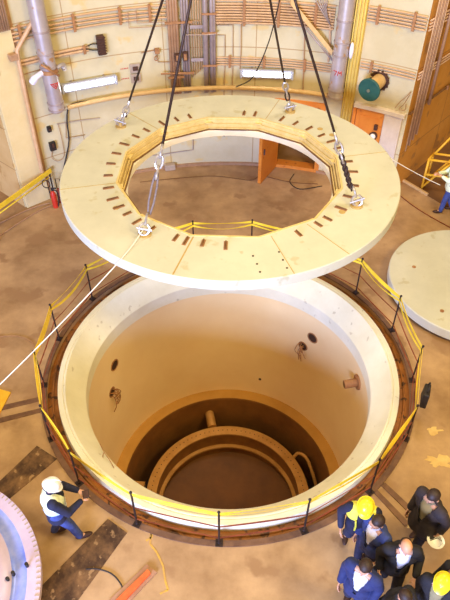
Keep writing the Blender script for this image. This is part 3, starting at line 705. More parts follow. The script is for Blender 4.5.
# ------------------------------------------------------------------ fluorescent lamps
def lamp(u0, v0, u1, v1, label):
    A, B = wa(u0, v0, .15), wa(u1, v1, .15); zc = (A[1]+B[1])/2; p0, p1 = W(A[0], A[1], .12), W(B[0], B[1], .12)
    c = (p0+p1)/2; d = p1-p0; rot = d.to_track_quat('X', 'Z').to_matrix()
    t = thing('fluorescent_lamp', c, label, 'wall lamp', 'fluorescent wall lamps')
    inw = (Vector((CX, CY, c.z))-c).normalized(); up = Vector((0, 0, 1))
    MB().box(c, (d.length, .12, .24), rot).build('housing', M['lampbox'], t, bevel=.02)
    MB().box(c+inw*.065, (d.length-.16, .05, .13), rot).build('diffuser', M['tubel'], t, bevel=.02)
    for s_ in (-1, 1): MB().box(c+d.normalized()*s_*(d.length/2-.01)+inw*.03, (.05, .17, .25), rot).build('end_cap', M['lampbox'], t, bevel=.01)
    for s_ in (-.3, .3): MB().box(c+d*s_-inw*.05+up*.1, (.05, .14, .05), rot).build('bracket', M['greypipe'], t)
lamp(62, 89, 116, 79, 'glowing white fluorescent lamp on the wall beside the left duct')
lamp(241, 73, 293, 75, 'glowing white fluorescent lamp on the wall right of centre')
# cable loop dropping past the right lamp
pts = spline([atY(281, -6, 15.6), atY(275, 20, 15.8), atY(268, 44, 15.9), atY(259, 66, 16.1), atY(250, 80, 16.4), atY(236, 87, 17.0)], 5)
tag(MB().tube(pts, .016, 6).build('hanging_cable', M['black']), 'thin black cable sweeping down across the right fluorescent lamp', 'cable')
# ------------------------------------------------------------------ vertical ducts
def duct(u0, v0, u1, v1, label, seed, mark):
    off = .30; A, B = wa(u1, v1, off), wa(u0, v0, off); a = A[0]; z0 = A[1]; r = .205
    t = thing('ventilation_duct', W(a, z0, off), label, 'duct', 'big vertical ducts')
    b = W(a, z0, off); up = Vector((0, 0, 1))
    m = MB(); m.lathe([(r-.01, z0), (r, z0), (r, 7.4), (r-.01, 7.4)], (b.x, b.y, 0), 40, closed=True); m.build('duct_pipe', M['duct'], t)
    m = MB(); m.lathe([(.001, z0+.1), (r-.005, z0+.1)], (b.x, b.y, 0), 24); m.build('end_plate', M['hole'], t)
    for z in (z0+.04, z0+.22, z0+1.2, z0+1.55, z0+2.1):
        m = MB(); m.lathe([(r, z-.022), (r+.02, z-.022), (r+.02, z+.022), (r, z+.022)], (b.x, b.y, 0), 40, closed=True); m.build('collar', M['greypipe'], t)
    for z in (z0+.8, z0+2.2): MB().box(W(a, z, .06), (.1, .22, .08), -R(a)).build('wall_bracket', M['brown'], t)
    # red painted marks on the side facing the room
    m = MB(); inw = (Vector((CX, CY, 0))-Vector((b.x, b.y, 0))).normalized(); sd = Vector((0, 0, 1)).cross(inw)
    for (x0, y0, x1, y1) in mark:
        n_ = 4
        for k in range(n_):
            p, q = (x0+(x1-x0)*k/n_, y0+(y1-y0)*k/n_), (x0+(x1-x0)*(k+1)/n_, y0+(y1-y0)*(k+1)/n_)
            P = [Vector((b.x, b.y, z0+.72+s_[1]))+(inw*math.cos(s_[0]/r)+sd*math.sin(s_[0]/r))*(r+.004) for s_ in (p, q)]
            m.tube(P, .011, 5)
    m.build('red_mark', M['redm'], t); return b, z0, inw, sd
b, z0, inw, sd = duct(41, 0, 57, 110, 'wide grey vertical duct on the left of the back wall', 1, [(-.10, .09, .12, .09), (-.10, .09, .02, -.05), (.12, .09, .02, -.05), (-.05, .09, .03, .0), (.06, .09, .01, .02)])
# clamp arms on the left duct
t = thing('strut_clamp', b+Vector((0, 0, 1.25)), 'pale strut clamp with arms gripping the left duct', 'clamp')
c = Vector((b.x, b.y, z0+1.1))
m = MB(); m.disc(c+inw*.24-sd*.25+Vector((0, 0, .28)), c+inw*.24+sd*.16-Vector((0, 0, .1)), .03, 8); m.build('diagonal_arm', M['brown'], t)
m = MB(); m.tube(spline([c+inw*.05-sd*.2, c+inw*.08-sd*.4-Vector((0, 0, .06)), c-sd*.5-Vector((0, 0, .2))], 4), [.07]*5+[.09]*4, 10); m.build('sleeve', M['shirt'], t)
m = MB(); m.tube(spline([c+inw*.1+sd*.2+Vector((0, 0, .05)), c+inw*.1+sd*.34+Vector((0, 0, .1)), c+sd*.42-Vector((0, 0, .05))], 4), [.05]*5+[.08]*4, 10); m.build('sleeve', M['chain'], t)
m = MB(); m.lathe([(.21, -.05), (.235, -.05), (.235, .05), (.21, .05)], c, 32, closed=True); m.build('band', M['brown'], t)
duct(347, 0, 335, 97, 'wide grey vertical duct right of centre on the back wall', 2, [(-.10, .1, -.0, .1), (-.0, .1, -.05, -.02), (.03, -.02, .04, .1), (.04, .1, .08, .03), (.08, .03, .12, .1), (.12, .1, .13, -.02)])
# slim slanted pipe left of the left duct
t = thing('offset_pipe', W(*wa(40, 165, .1), .1), 'slim tan pipe with an offset bend left of the left duct', 'pipe')
MB().tube([W(*wa(u, v, .22), .22) for u, v in ((31, -12), (32, 22), (17, 50), (18, 58), (27, 102), (42, 172))], .055, 10).build('pipe', M['pipe'], t)
a_, z_ = wa(13, 57, .2); MB().box(W(a_, z_, .2), (.2, .16, .16), -R(a_)).build('coupling_box', M['pipeb'], t, bevel=.01)
# diagonal beam and rod near the right duct
t = thing('diagonal_brace', W(*wa(330, 55, .2), .2), 'tan diagonal brace running down to the right duct', 'brace')
MB().tube([W(*wa(u, v, .22), .22) for u, v in ((293, -10), (292, 3), (333, 54))], .075, 4).build('beam', M['tan'], t)
MB().tube([W(*wa(u, v, .27), .27) for u, v in ((304, 26), (334, 62))], .028, 8).build('rod', M['greypipe'], t)
t = thing('riser_bundle', W(24.5, 2, .2), 'yellow lit vertical conduits on the column right of the right duct', 'conduit')
for a in (23.2, 23.8, 24.4, 24.9): vpipe(a, .9, 7.4, .21, .02, M['colyel'], t)
t = thing('cable_lattice', W(18, 5, .2), 'knot of thin conduits crossing at the top left of the right duct', 'conduit')
for k in range(6):
    MB().tube([W(*wa(313+3*k, -4, .14), .14), W(*wa(331-k, 26-3*k, .14), .14)], .014, 6).build('conduit', M['greypipe'], t)
a_, z_ = wa(352, 50, .25)
o = MB().sphere(W(a_, z_, .3), (.06, .06, .22)).build('wrapped_bundle', M['shirt']); tag(o, 'small white wrapped bundle clinging right of the right duct', 'bundle')
# ------------------------------------------------------------------ green ended drum
A = W(*wa(380, 80, 0), 0); B = A+(at(370, 89, 2.95)-A)*0
inw = (Vector((CX, CY, A.z))-A).normalized()
ax = (inw+Vector((-.25, -.1, -.12))).normalized()
t = thing('bolted_drum', A, 'round drum with a dark green end plate jutting from the wall above the door', 'drum')
MB().disc(A, A+ax*.62, .19, 32).build('drum_body', M['tan'], t)
m = MB(); m.lathe([(.19, .0), (.27, .0), (.27, .03), (.19, .03)], A, 32, closed=True, axis=ax)
for k in range(14):
    q = ax.to_track_quat('Z', 'Y') @ Vector((math.cos(k*.449)*.265, math.sin(k*.449)*.265, .04)); m.box(A+q, (.05, .05, .05))
m.build('bolted_ring', M['darkbox'], t)
E_ = A+ax*.62
e = MB().lathe([(.001, .03), (.30, .03), (.315, .015), (.315, -.03), (.001, -.03)], E_, 40, axis=ax).build('end_plate', M['green'], t)
MB().disc(E_+ax*.03, E_+ax*.06, .045, 12).build('hub', M['greyg'], e)
# ------------------------------------------------------------------ doors
t = bpy.data.objects.new('door_1', None); COL.objects.link(t); t.location = W(28.5, 0, .05); t['_w'] = list(t.location); struct(t)
m = MB(); m.arcbox(25.9, 31.3, .05, 2.42, .0, .06, 2); m.build('leaf', M['orange'], t)
m = MB(); m.arcbox(26.7, 30.2, .3, 2.2, .06, .075, 2); m.build('panel', M['orange'], t, bevel=.005)
m = MB(); m.arcbox(26.8, 30.1, .34, 2.16, .075, .078, 2)
m.build('panel_face', M['orange'], t)
p = W(30.2, 1.95, .11); MB().box(p, (.1, .08, .16), -R(30)).build('lock', M['darkbox'], t, bevel=.01)
m = MB(); m.arcbox(25.3, 35.4, 2.42, 2.54, .0, .16, 2); m.build('lintel', M['jamb'], t, bevel=.01)
m = MB(); m.arcbox(31.4, 34.9, .0, 2.42, .0, .10, 2); m.build('jamb', M['jamb'], t, bevel=.01)
m = MB(); m.arcbox(25.2, 25.8, .0, 2.42, .0, .10, 2); m.build('jamb', M['orange'], t)
a_, z_ = wa(373, 136, .1)
t = thing('bulkhead_lamp', W(a_, z_, .1), 'small round white bulkhead lamp on the orange door', 'lamp')
m = MB(); m.lathe([(.12, -.02), (.12, .04), (.09, .05)], W(a_, z_, .08), 24, axis=(Vector((CX, CY, 0))-W(a_, 0)).normalized()); m.build('base', M['darkbox'], t)
MB().sphere(W(a_, z_, .13), (.085, .085, .085)).build('globe', M['white'], t)
t = thing('wire_coil', W(33, 2.5, .1), 'small loop of black wire standing above the door lintel', 'wire')
MB().tube(spline([W(*wa(u, v, .1), .1) for u, v in ((395, 108), (400, 102), (405, 98), (411, 30 if False else 92), (404, 104), (399, 109), (405, 110), (406, 104))], 4), .012, 6).build('loop', M['pipeb'], t)
# open doorway seen through the slab
t = bpy.data.objects.new('door_2', None); COL.objects.link(t); h0 = W(DO0, 0, -.02); t.location = h0; t['_w'] = list(h0); struct(t)
fe = at(259, 184); fe = Vector((fe.x, fe.y, 0)); dd = (fe-h0); dn = Vector((-dd.y, dd.x, 0)).normalized()*.05
m = MB(); m.prism([h0+dn+Vector((0, 0, .02)), fe+dn+Vector((0, 0, .02)), fe-dn+Vector((0, 0, .02)), h0-dn+Vector((0, 0, .02))], (0, 0, 2.1)); m.build('leaf', M['orange'], t)
MB().box(fe.lerp(h0, .12)+dn*1.3+Vector((0, 0, 1.05)), (.05, .05, .18)).build('door_handle', M['darkbox'], t)
MB().box(fe.lerp(h0, .12)-dn*1.3+Vector((0, 0, 1.05)), (.05, .05, .18)).build('door_handle', M['darkbox'], t)
m = MB(); m.arcbox(DO0-.9, DO0, 0, 2.2, .0, .05); m.arcbox(DO1, DO1+.9, 0, 2.2, .0, .05); m.arcbox(DO0-.9, DO1+.9, 2.15, 2.3, .0, .06); m.arcbox(DO0, DO1, 0, .1, -.3, .04)
m.build('frame', M['orange'], t)
# small hooks on the lower wall
for (u, v) in ((224, 134), (231, 133)):
    a_, z_ = wa(u, v, .03); o = MB().box(W(a_, z_, .04), (.06, .08, .11), -R(a_)).build('metal_hook', M['darkbox'], bevel=.01)
    tag(o, 'small dark wall hook on the lower wall seen through the slab', 'hook', 'wall hooks')
a_, z_ = wa(170, 168, .1)
o = MB().box(W(a_, z_+.06, .12), (.34, .2, .2), -R(a_)).build('pump_unit', M['boxgrey'], bevel=.03); tag(o, 'small grey block at the wall foot seen through the slab', 'equipment')
# ------------------------------------------------------------------ right wall runs
def RP(s, z, off=0): n_ = Vector((DR.y, -DR.x, 0)); return CR+DR*s+Vector((0, 0, z))+n_*off
def rrack(zs, r, label, m_, s1=5):
    t = thing('conduit_rack', RP(1, min(zs), .05), label, 'conduit')
    for z in zs: MB().tube([RP(.0, z, .06), RP(s1, z, .06)], r, 6).build('conduit', m_, t)
    for s_ in (.5, 2.2): MB().box(RP(s_, sum(zs)/len(zs), .1), (.05, .05, max(zs)-min(zs)+.12), math.atan2(DR.y, DR.x)).build('bracket', M['brown'], t)
rrack([4.78, 4.86, 4.94, 5.02], .024, 'upper row of conduits on the shaded side wall at right', M['pipe'])
rrack([3.52, 3.6, 3.68], .022, 'middle row of conduits on the shaded side wall at right', M['pipe'])
rrack([2.56], .035, 'single dark pipe low on the shaded side wall at right', M['groove'])
t = thing('riser_bundle', RP(.3, 1.7, .1), 'vertical bundle of brown conduits at the corner beside the orange door', 'conduit')
for k in range(7): MB().tube([RP(.08+.09*k, 1.4+.05*k+.1*(k % 2), .13), RP(.08+.09*k, 7.4, .13)], .018, 6).build('conduit', M['pipeb'] if k % 2 else M['pipe'], t)
tag(MB().tube([RP(.98, 2.5, .13), RP(.98, 7.4, .13)], .045, 10).build('long_pipe', M['pipeb']), 'single brown vertical pipe on the shaded side wall at right', 'pipe')
# ------------------------------------------------------------------ left: tape and extinguisher
p, q = at(50, 170, .95), at(-12, 214, .95)
t = thing('barrier_rail', (p.x, p.y, 0), 'yellow barrier rail running from the pilaster to the left edge', 'railing')
d = (q-p).normalized(); m = MB(); m.prism([p+Vector((0, 0, .05)), q+Vector((0, 0, .05)), q-Vector((0, 0, .07)), p-Vector((0, 0, .07))], Vector((-d.y, d.x, 0))*.05); m.build('rail', M['tape'], t)
MB().tube([p+Vector((0, 0, -.2)), q+Vector((0, 0, -.2))], .02, 6).build('lower_rail', M['tape'], t)
for f_ in (.02, .97): c = p.lerp(q, f_); MB().disc(Vector((c.x, c.y, 0)), Vector((c.x, c.y, .98)), .025, 8).build('post', M['postm'], t)
b = at(56, 207)
t = thing('fire_extinguisher', b, 'slim red fire extinguisher standing at the foot of the pilaster', 'fire extinguisher')
MB().lathe([(.001, .0), (.075, .0), (.08, .03), (.08, .46), (.05, .54), (.03, .56), (.001, .56)], b, 24).build('cylinder', M['red'], t)
m = MB(); m.disc(b+Vector((0, 0, .55)), b+Vector((0, 0, .63)), .03, 10); m.box(b+Vector((.05, 0, .65)), (.16, .03, .03)); m.build('valve', M['black'], t)
MB().tube(spline([b+Vector((.02, 0, .62)), b+Vector((.14, -.04, .55)), b+Vector((.15, -.05, .3)), b+Vector((.1, -.08, .08))], 4), .016, 6).build('hose', M['black'], t)
b2 = at(61, 202)
t = thing('fire_extinguisher', b2, 'dark trolley stand with red bottle partly hidden behind the slab edge', 'fire extinguisher')
MB().lathe([(.001, .0), (.065, .0), (.07, .03), (.07, .40), (.03, .48), (.001, .48)], b2, 24).build('cylinder', M['rust'], t)
MB().tube([b2+Vector((-.05, .08, 0)), b2+Vector((-.05, .08, .75)), b2+Vector((.08, .08, .75)), b2+Vector((.08, .08, 0))], .014, 6).build('stand', M['black'], t)
c = at(46, 184, .75)
t = thing('hose_hoop', c, 'black hoop on a stand beside the red extinguisher', 'hoop')
MB().tube([c+Vector((math.cos(k*.3927)*.11, 0, math.sin(k*.3927)*.13)) for k in range(16)], .014, 6, closed=True).build('hoop', M['black'], t)
MB().disc(c+Vector((.03, 0, -.13)), Vector((c.x+.12, c.y, 0)), .014, 6).build('stand', M['black'], t)
# ------------------------------------------------------------------ yellow steel trestle at right
T0 = at(421, 190)
t = thing('yellow_trestle', T0, 'yellow steel trestle frame standing beside the worker at the right edge', 'trestle')
def P3(x, y, z): return T0+Vector((x, y, z))
for nm, a, b in (('leg', (0, 0, 0), (0, 0, 1.05)), ('leg', (.22, .35, 0), (.22, .35, 1.05)), ('leg', (1.1, -.3, 0), (1.1, -.3, 1.05)), ('leg', (1.3, .05, 0), (1.3, .05, 1.05)),
                 ('top_rail', (0, 0, 1.05), (1.1, -.3, 1.05)), ('top_rail', (.22, .35, 1.05), (1.3, .05, 1.05)), ('end_rail', (0, 0, 1.05), (.22, .35, 1.05)), ('brace', (0, 0, .1), (.6, -.16, 1.0)), ('brace', (.22, .35, .1), (.8, .2, 1.0)),
                 ('upright', (.25, .33, 1.05), (.9, .6, 1.75)), ('top_rail', (0, 0, .55), (1.1, -.3, .55))):
    MB().tube([P3(*a), P3(*b)], .04, 4).build(nm, M['yellowst'], t)
# ------------------------------------------------------------------ people
def blob(parts, name, m_, parent, vox, cut=None, solid=0, smooth=2):
    """union of tapered capsules and ellipsoids, remeshed into one skin"""
    mb = MB()
    for p in parts:
        if p[0] == 'c':
            _, a, b, ra, rb = p; a = Vector(a); b = Vector(b)
            d = (b-a); L_ = max(d.length, 1e-4); q = d.to_track_quat('Z', 'Y'); prof = []
            for k in range(5): th = math.pi/2*(k/4); prof.append((max(.0005, ra*math.sin(th)), -ra*math.cos(th)))
            for k in range(5): th = math.pi/2*(k/4); prof.append((max(.0005, rb*math.cos(th)), L_+rb*math.sin(th)))
            n = 14; cols = []
            for j in range(n):
                t_ = 2*math.pi*j/n; cols.append([mb.bm.verts.new(a+q @ Vector((r*math.cos(t_), r*math.sin(t_), z))) for r, z in prof])
            for j in range(n):
                A, B = cols[j], cols[(j+1) % n]
                for i in range(len(prof)-1): mb.bm.faces.new((A[i], B[i], B[i+1], A[i+1]))
            mb.bm.faces.new([c[0] for c in cols][::-1]); mb.bm.faces.new([c[-1] for c in cols])
        else:
            _, c, d, rot = p; mb.sphere(c, d, rot)
    bmesh.ops.recalc_face_normals(mb.bm, faces=mb.bm.faces[:])
    me = bpy.data.meshes.new(name); mb.bm.to_mesh(me); mb.bm.free()
    o = bpy.data.objects.new(name, me); COL.objects.link(o)
    r = o.modifiers.new('r', 'REMESH'); r.mode = 'VOXEL'; r.voxel_size = vox
    if smooth: s = o.modifiers.new('s', 'SMOOTH'); s.iterations = smooth; s.factor = .5
    dg = bpy.context.evaluated_depsgraph_get(); nm = bpy.data.meshes.new_from_object(o.evaluated_get(dg)); o.modifiers.clear(); o.data = nm; nm.name = name
    if cut:
        bm = bmesh.new(); bm.from_mesh(nm); bmesh.ops.delete(bm, geom=[v for v in bm.verts if cut(v.co)], context='VERTS'); bm.to_mesh(nm); bm.free()
    nm.materials.clear(); nm.materials.append(m_)
    nm.polygons.foreach_set('use_smooth', [True]*len(nm.polygons))
    if solid:
        sm = o.modifiers.new('solid', 'SOLIDIFY'); sm.thickness = solid; sm.offset = 1
    o.parent = parent; return o
def person(pos, face, label, top='blackc', bottom='blackc', shirt='shirt', hat=None, hairm='hair', vest=None, lean=0.0, head_dn=25, armL=None, armR=None, step=.16, legs=None, coat=False, scale=1.0, sexy=None, long_hair=False, group='people on the pit floor'):
    """local frame: facing -Y, feet at z=0; arms given as (elbow, hand) positions"""
    t = thing('person', (pos[0], pos[1], 0), label, 'person', group)
    t.rotation_euler = (0, 0, math.atan2(face[1], face[0])+math.pi/2); t.scale = (scale,)*3; t['_w'] = [0, 0, 0]
    V = Vector
    hipz = .92; pel = V((0, 0, hipz)); ln = R(lean)
    def up(h, x=0, y=0): return pel+V((x, -math.sin(ln)*h+y*math.cos(ln), math.cos(ln)*h+y*math.sin(ln)*-1))
    waist, chest, neck = up(.14), up(.36), up(.53)
    shL, shR = up(.47, .185), up(.47, -.185)
    hd = up(.66, 0, -.02); hr = Matrix.Rotation(R(head_dn)+ln*.6, 3, 'X')
    def H(x, y, z): return hd+hr @ V((x, y, z))
    aL = armL or ((.25, .02, 1.14), (.24, -.1, .88)); aR = armR or ((-.25, .02, 1.14), (-.24, -.1, .88))
    lg = legs or (((.10, -.03-step*.4, .50), (.11, .02-step, .09)), ((-.10, -.03+step*.2, .50), (-.11, .06+step, .09)))
    P = [('c', pel+V((.05, 0, 0)), pel-V((.05, 0, 0)), .13, .13), ('c', pel, waist, .125, .115), ('c', waist, chest, .115, .135),
         ('c', up(.34, .07), up(.34, -.07), .115, .115), ('c', shL, shR, .065, .065), ('c', up(.46), up(.60), .056, .052)]
    # head: skull, jaw, nose, brow, ears
    P += [('s', H(0, .012, .035), (.078, .098, .098), hr), ('s', H(0, -.035, -.045), (.055, .058, .07), hr), ('c', H(0, -.095, .005), H(0, -.112, -.03), .010, .015),
          ('c', H(.035, -.078, .03), H(-.035, -.078, .03), .014, .014), ('s', H(.08, .01, -.005), (.012, .022, .034), hr), ('s', H(-.08, .01, -.005), (.012, .022, .034), hr), ('c', H(.018, -.088, -.06), H(-.018, -.088, -.06), .009, .009)]
    fists = []
    for s_, (el, ha), sh in ((1, aL, shL), (-1, aR, shR)):
        el, ha = V(el), V(ha); d = (ha-el).normalized()
        P += [('c', sh, el, .052, .042), ('c', el, ha, .041, .028)]
        side = d.cross(V((0, 0, 1)));
        if side.length < .3: side = V((0, -1, 0))
        side.normalize(); nrm = d.cross(side).normalized()
        if abs(d.z) > .7: nrm = V((-s_, 0, 0)); side = d.cross(nrm).normalized()
        palm = ha+d*.05
        for k in (-1.2, 0, 1.2): P.append(('c', ha+d*.01+side*k*.012, ha+d*.085+side*k*.021, .017, .014))
        for k, fl in zip((-1.5, -.5, .5, 1.5), (.062, .076, .08, .070)):
            b0 = ha+d*.088+side*k*.021; b1 = b0+d*fl*.5+nrm*.012; b2 = b1+d*fl*.35+nrm*.035
            P += [('c', b0, b1, .0095, .009), ('c', b1, b2, .009, .008)]
        q0 = ha+d*.03+side*.03; q1 = q0+d*.035+side*.03+nrm*.01; P += [('c', q0, q1, .013, .011), ('c', q1, q1+d*.035+nrm*.015, .011, .009)]
    for s_, (kn, an) in zip((1, -1), lg):
        kn, an = V(kn), V(an); P += [('c', pel+V((.085*s_, 0, -.04)), kn, .088, .058), ('c', kn, an, .057, .04), ('c', an, an+V((0, -.13, -.05)), .038, .03)]
    blob(P, 'body', M['skin'], t, .0085, smooth=1)
    ha_ = V((0, 0, 0))
    for s_ in (-1, 1):
        MB().sphere(H(.031*s_, -.083, .008), (.011, .009, .008), hr, 10, 6).build('eye', M['eye'], t)
    MB().tube([H(.024, -.093, -.052), H(0, -.098, -.054), H(-.024, -.093, -.052)], .005, 6).build('mouth', M['lip'], t)
    # trousers
    Q = [('c', pel+V((.06, 0, .02)), pel-V((.06, 0, -.02)), .15, .15)]
    for s_, (kn, an) in zip((1, -1), lg):
        kn, an = V(kn), V(an); Q += [('c', pel+V((.09*s_, 0, -.04)), kn, .108, .082), ('c', kn, an+V((0, 0, .0)), .08, .066)]
    blob(Q, 'trousers', M[bottom], t, .016)
    for s_, (kn, an) in zip((1, -1), lg):
        an = V(an); fz = an.z-.09
        m = MB(); m.sphere(V((an.x, an.y-.07, fz+.045)), (.052, .145, .045)); m.sphere(V((an.x, an.y+.0, fz+.075)), (.048, .06, .06)); m.build('shoe', M['shoe'], t)
    # shirt
    def front(co, z0, w0, w1, z1):
        rel = co-pel; h = rel.y*-math.sin(ln)+rel.z*math.cos(ln); f_ = -(rel.y*math.cos(ln)+rel.z*math.sin(ln))
        if h < z0 or h > z1: return False
        return f_ > .02 and abs(co.x) < w0+(w1-w0)*(h-z0)/(z1-z0)
    if shirt and not vest: blob([('c', pel+V((0, 0, .05)), waist, .14, .13), ('c', waist, chest, .13, .148), ('c', up(.34, .07), up(.34, -.07), .125, .125), ('c', up(.44, .13), up(.44, -.13), .075, .075), ('c', up(.48), up(.56), .066, .062)], 'shirt', M[shirt], t, .014)
    J = [('c', waist, chest, .152, .168), ('c', up(.34, .09), up(.34, -.09), .142, .142), ('c', shL, shR, .088, .088), ('c', pel+V((.04, 0, .02)), pel-V((.04, 0, -.02)), .165, .165), ('c', pel, waist, .16, .152), ('c', up(.47), up(.535), .082, .07)]
    if coat: J += [('c', pel+V((.05, 0, -.02)), pel+V((.07, 0, -.25)), .165, .175), ('c', pel+V((-.05, 0, -.02)), pel+V((-.07, 0, -.25)), .165, .175)]
    else: J += [('c', pel+V((.045, 0, 0)), pel+V((.05, 0, -.1)), .16, .165), ('c', pel+V((-.045, 0, 0)), pel+V((-.05, 0, -.1)), .16, .165)]
    for (el, ha), sh in ((aL, shL), (aR, shR)):
        el, ha = V(el), V(ha); J += [('c', sh, el, .083, .068), ('c', el, ha-(ha-el).normalized()*.03, .066, .05)]
    cut = (lambda co: front(co, .0, .0, .115, .60)) if (shirt and not vest) else None
    blob(J, 'jacket', M[top], t, .015, cut=cut, solid=.006 if cut else 0)
    if vest:
        K = [('c', waist, chest, .170, .186), ('c', up(.34, .09), up(.34, -.09), .158, .158), ('c', up(.45, .12), up(.45, -.12), .112, .112), ('c', up(.02), waist, .172, .168)]
        if vest == 'vesty':
            K = [('c', up(.45, .13), up(.45, -.13), .115, .115), ('c', up(.38, .11), up(.38, -.11), .145, .145)]
            blob(K, 'hi_vis_yoke', M['vesty'], t, .014, cut=lambda co: front(co, -.1, .05, .075, .7))
            for s_ in (-1, 1): MB().tube([up(.36, .09*s_, -.17), up(.2, .07*s_, -.18), up(.06, .07*s_, -.185)], .017, 4).build('strap', M['vesty'], t)
        else:
            vv = blob(K, 'hi_vis_vest', M[vest], t, .014, cut=lambda co: front(co, -.1, .012, .07, .7))
            for h in (.12, .26):
                m = MB(); ctr = up(h); pts = []
                for k in range(32):
                    a = 2*math.pi*k/32; pts.append(ctr+V((math.cos(a)*(.178 if h < .2 else .235), math.sin(a)*(.178 if h < .2 else .182), 0)))
                for k in range(32):
                    a_, b_ = pts[k], pts[(k+1) % 32]; z_ = V((0, 0, .025)); m.bm.faces.new([m.bm.verts.new(x) for x in (a_-z_, b_-z_, b_+z_, a_+z_)])
                m.build('reflective_band', M['silver'], t)
    if hat:
        m = MB(); pr = [(.001, .150), (.04, .146), (.08, .125), (.106, .085), (.116, .035), (.118, .02), (.128, .012), (.128, .006), (.112, .006)]
        m.lathe(pr, (0, 0, 0), 32)
        for v in m.bm.verts:
            co = v.co; y = co.y*1.14
            if co.z < .03 and co.y < -.05: y -= .045*min(1, (-co.y-.05)/.06); 
            co.y = y; v.co = hd+hr @ (co+V((0, .008, .03)))
        m.build('helmet', M[hat], t)
        m = MB(); m.tube([H(0, -.10, .148), H(0, -.05, .178), H(0, .02, .186), H(0, .09, .155)], [.008, .012, .012, .008], 6); m.build('helmet_ridge', M[hat], t)
        m = MB(); m.tube([H(.085, -.01, .03), H(.075, -.04, -.06), H(0, -.07, -.12), H(-.075, -.04, -.06), H(-.085, -.01, .03)], .006, 5); m.build('chin_strap', M['black'], t)
    if hairm and (not hat or hat):
        Hh = [('s', H(0, .022, .05), (.088, .102, .097), hr)]
        if hat: Hh = [('s', H(0, .028, .01), (.085, .095, .08), hr)]
        def hc(co):
            l = hr.inverted() @ (co-hd)
            if hairm == 'bald': return True
            return (l.y < -.035 and l.z < .082) or l.z < (-.05 if l.y > .03 else -.005)
        if hairm != 'bald': blob(Hh, 'hair', M[hairm], t, .010, cut=hc, solid=.004)
        else: blob([('s', H(0, .03, .0), (.086, .094, .07), hr)], 'hair', M['hair'], t, .009, cut=lambda co: (lambda l: l.y < .0 or l.z > .035 or l.z < -.05)(hr.inverted() @ (co-hd)), solid=.003)
    return t
def foot(u, v, z=1.66):
    p = at(u, v, z); return (p.x, p.y)
PG = dict()
# worker with white helmet, walking to the right, looking down at a tablet
p0 = foot(53, 489, 1.62)
t0 = person((p0[0]-.08, p0[1]+.0), (.93, .30), 'worker in white helmet and pale vest walking with a tablet left of the pit', 'navy', 'jeans', hat='white', vest='vest', lean=2, head_dn=36,
       armL=((.24, -.20, 1.12), (.10, -.40, 1.10)), armR=((-.24, -.20, 1.12), (-.08, -.42, 1.10)),
       legs=(((.10, .0, .50), (.11, .16, .12)), ((-.10, -.14, .50), (-.10, -.22, .09))), scale=1.05)
p = foot(366, 501, 1.66)
person(p, (-.25, -1), 'worker in yellow helmet and yellow harness over navy overalls beside the rail', 'navy', 'navy', hat='yhelm', vest='vesty', head_dn=35, lean=6, armR=((-.30, .0, 1.15), (-.27, -.16, .93)), scale=1.06)
p = foot(381, 521, 1.66)
person(p, (-.85, -.5), 'dark haired person in bright blue suit jacket just right of yellow helmet', 'blue', 'navy', head_dn=20, lean=4, scale=1.06)
p = foot(366, 567, 1.62)
person(p, (-.6, -.8), 'dark haired person in blue suit and white shirt at the bottom left of the group', 'midblue', 'navy', head_dn=20, lean=3, scale=1.08)
p = foot(404, 543, 1.62)
person(p, (-.1, -1), 'balding person in dark jacket in the middle of the group', 'blackc', 'blackc', shirt='shirt', hairm='bald', head_dn=30, lean=6, armL=((.28, -.02, 1.16), (.22, -.26, 1.05)), scale=1.08)
p = foot(436, 497, 1.66)
t5 = person(p, (-.80, -.45), 'person in long charcoal coat and olive shirt standing apart at the back right', 'brownc', 'blackc', shirt='shirtg', head_dn=28, lean=5, coat=True, armL=((.27, .06, 1.14), (.27, .02, .90)), scale=1.1)
p = foot(444, 580, 1.62)
person(p, (-.6, -.8), 'person in yellow helmet and black jacket cut off at the bottom right', 'blackc', 'blackc', shirt='shirtg', hat='yhelm', head_dn=20)
p = foot(398, 590, 1.55)
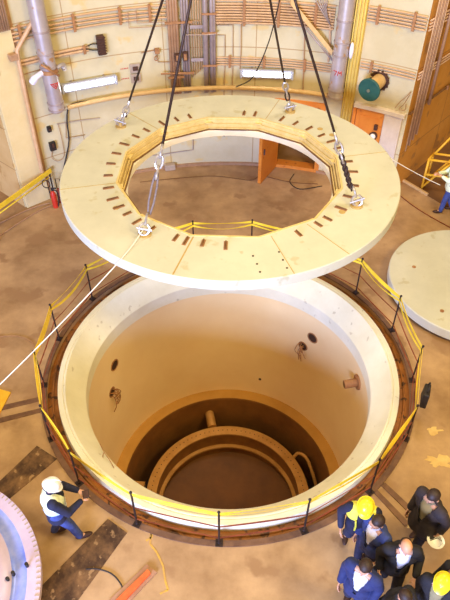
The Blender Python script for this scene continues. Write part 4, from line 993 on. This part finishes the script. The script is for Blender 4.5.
person(p, (.5, -.8), 'dark haired person in black coat at the bottom edge of the group', 'blackc', 'brownc', shirt='shirtg', head_dn=38, lean=8, armL=((.25, -.16, 1.15), (.12, -.36, 1.10)), armR=((-.25, -.16, 1.15), (-.1, -.36, 1.14)), coat=True)
p = foot(460, 571, 1.66)
person(p, (-.9, -.1), 'dark haired person only just entering at the right edge', 'blackc', 'blackc', head_dn=10)
p = at(442, 211)
person((p.x+.06, p.y), (-.95, .1), 'worker in pale vest and blue jeans holding a rope at the right edge', 'vest', 'jeans', hat='white', vest='vest', head_dn=5, armL=((.24, -.18, 1.15), (.12, -.36, 1.22)), armR=((-.24, -.18, 1.15), (-.08, -.42, 1.2)))
# rope from slab to that worker
a_ = DP(3.6, 128, DZ-.1); b_ = at(440, 185, 1.2)
tag(MB().tube([a_.lerp(b_, k/8)-Vector((0, 0, .1*4*(k/8)*(1-k/8))) for k in range(9)], .010, 6).build('tag_line', M['rope']), 'pale guide rope from the slab to the worker at the right edge', 'rope')
# tablet in the left worker's hands
bpy.context.view_layer.update()
mw = t0.matrix_world; c = mw @ Vector((0, -.50, 1.11))
tb = thing('tablet', c, 'small dark tablet held by the worker in the white helmet', 'tablet'); tb.rotation_euler = (0, 0, t0.rotation_euler.z)
for nm, sz, z_, mm in (('case', (.15, .11, .012), 0, 'black'), ('screen', (.13, .09, .003), .007, 'darkbox')):
    m = MB(); m.box((0, 0, z_), sz); o = m.build(nm, M[mm], bevel=.002, origin=(0, 0, 0)); o.location = (0, 0, 0); o.parent = tb
# white helmet carried by the long coat person
c = t5.matrix_world @ Vector((.30, -.05, .76))
hh = thing('hard_hat', c, 'white hard hat dangling upside down from the long coat person\'s hand', 'hard hat')
m = MB(); m.lathe([(.001, -.13), (.05, -.125), (.09, -.09), (.11, -.03), (.115, 0), (.14, .005), (.14, .012), (.105, .006), (.1, -.03), (.08, -.08), (.001, -.115)], c, 28); m.build('shell', M['white'], hh)
MB().tube([c+Vector((.09, 0, 0)), c+Vector((.0, .0, .10)), c+Vector((-.09, 0, 0))], .006, 5).build('strap', M['black'], hh)
for o in list(bpy.data.objects):
    if '_w' in o: del o['_w']
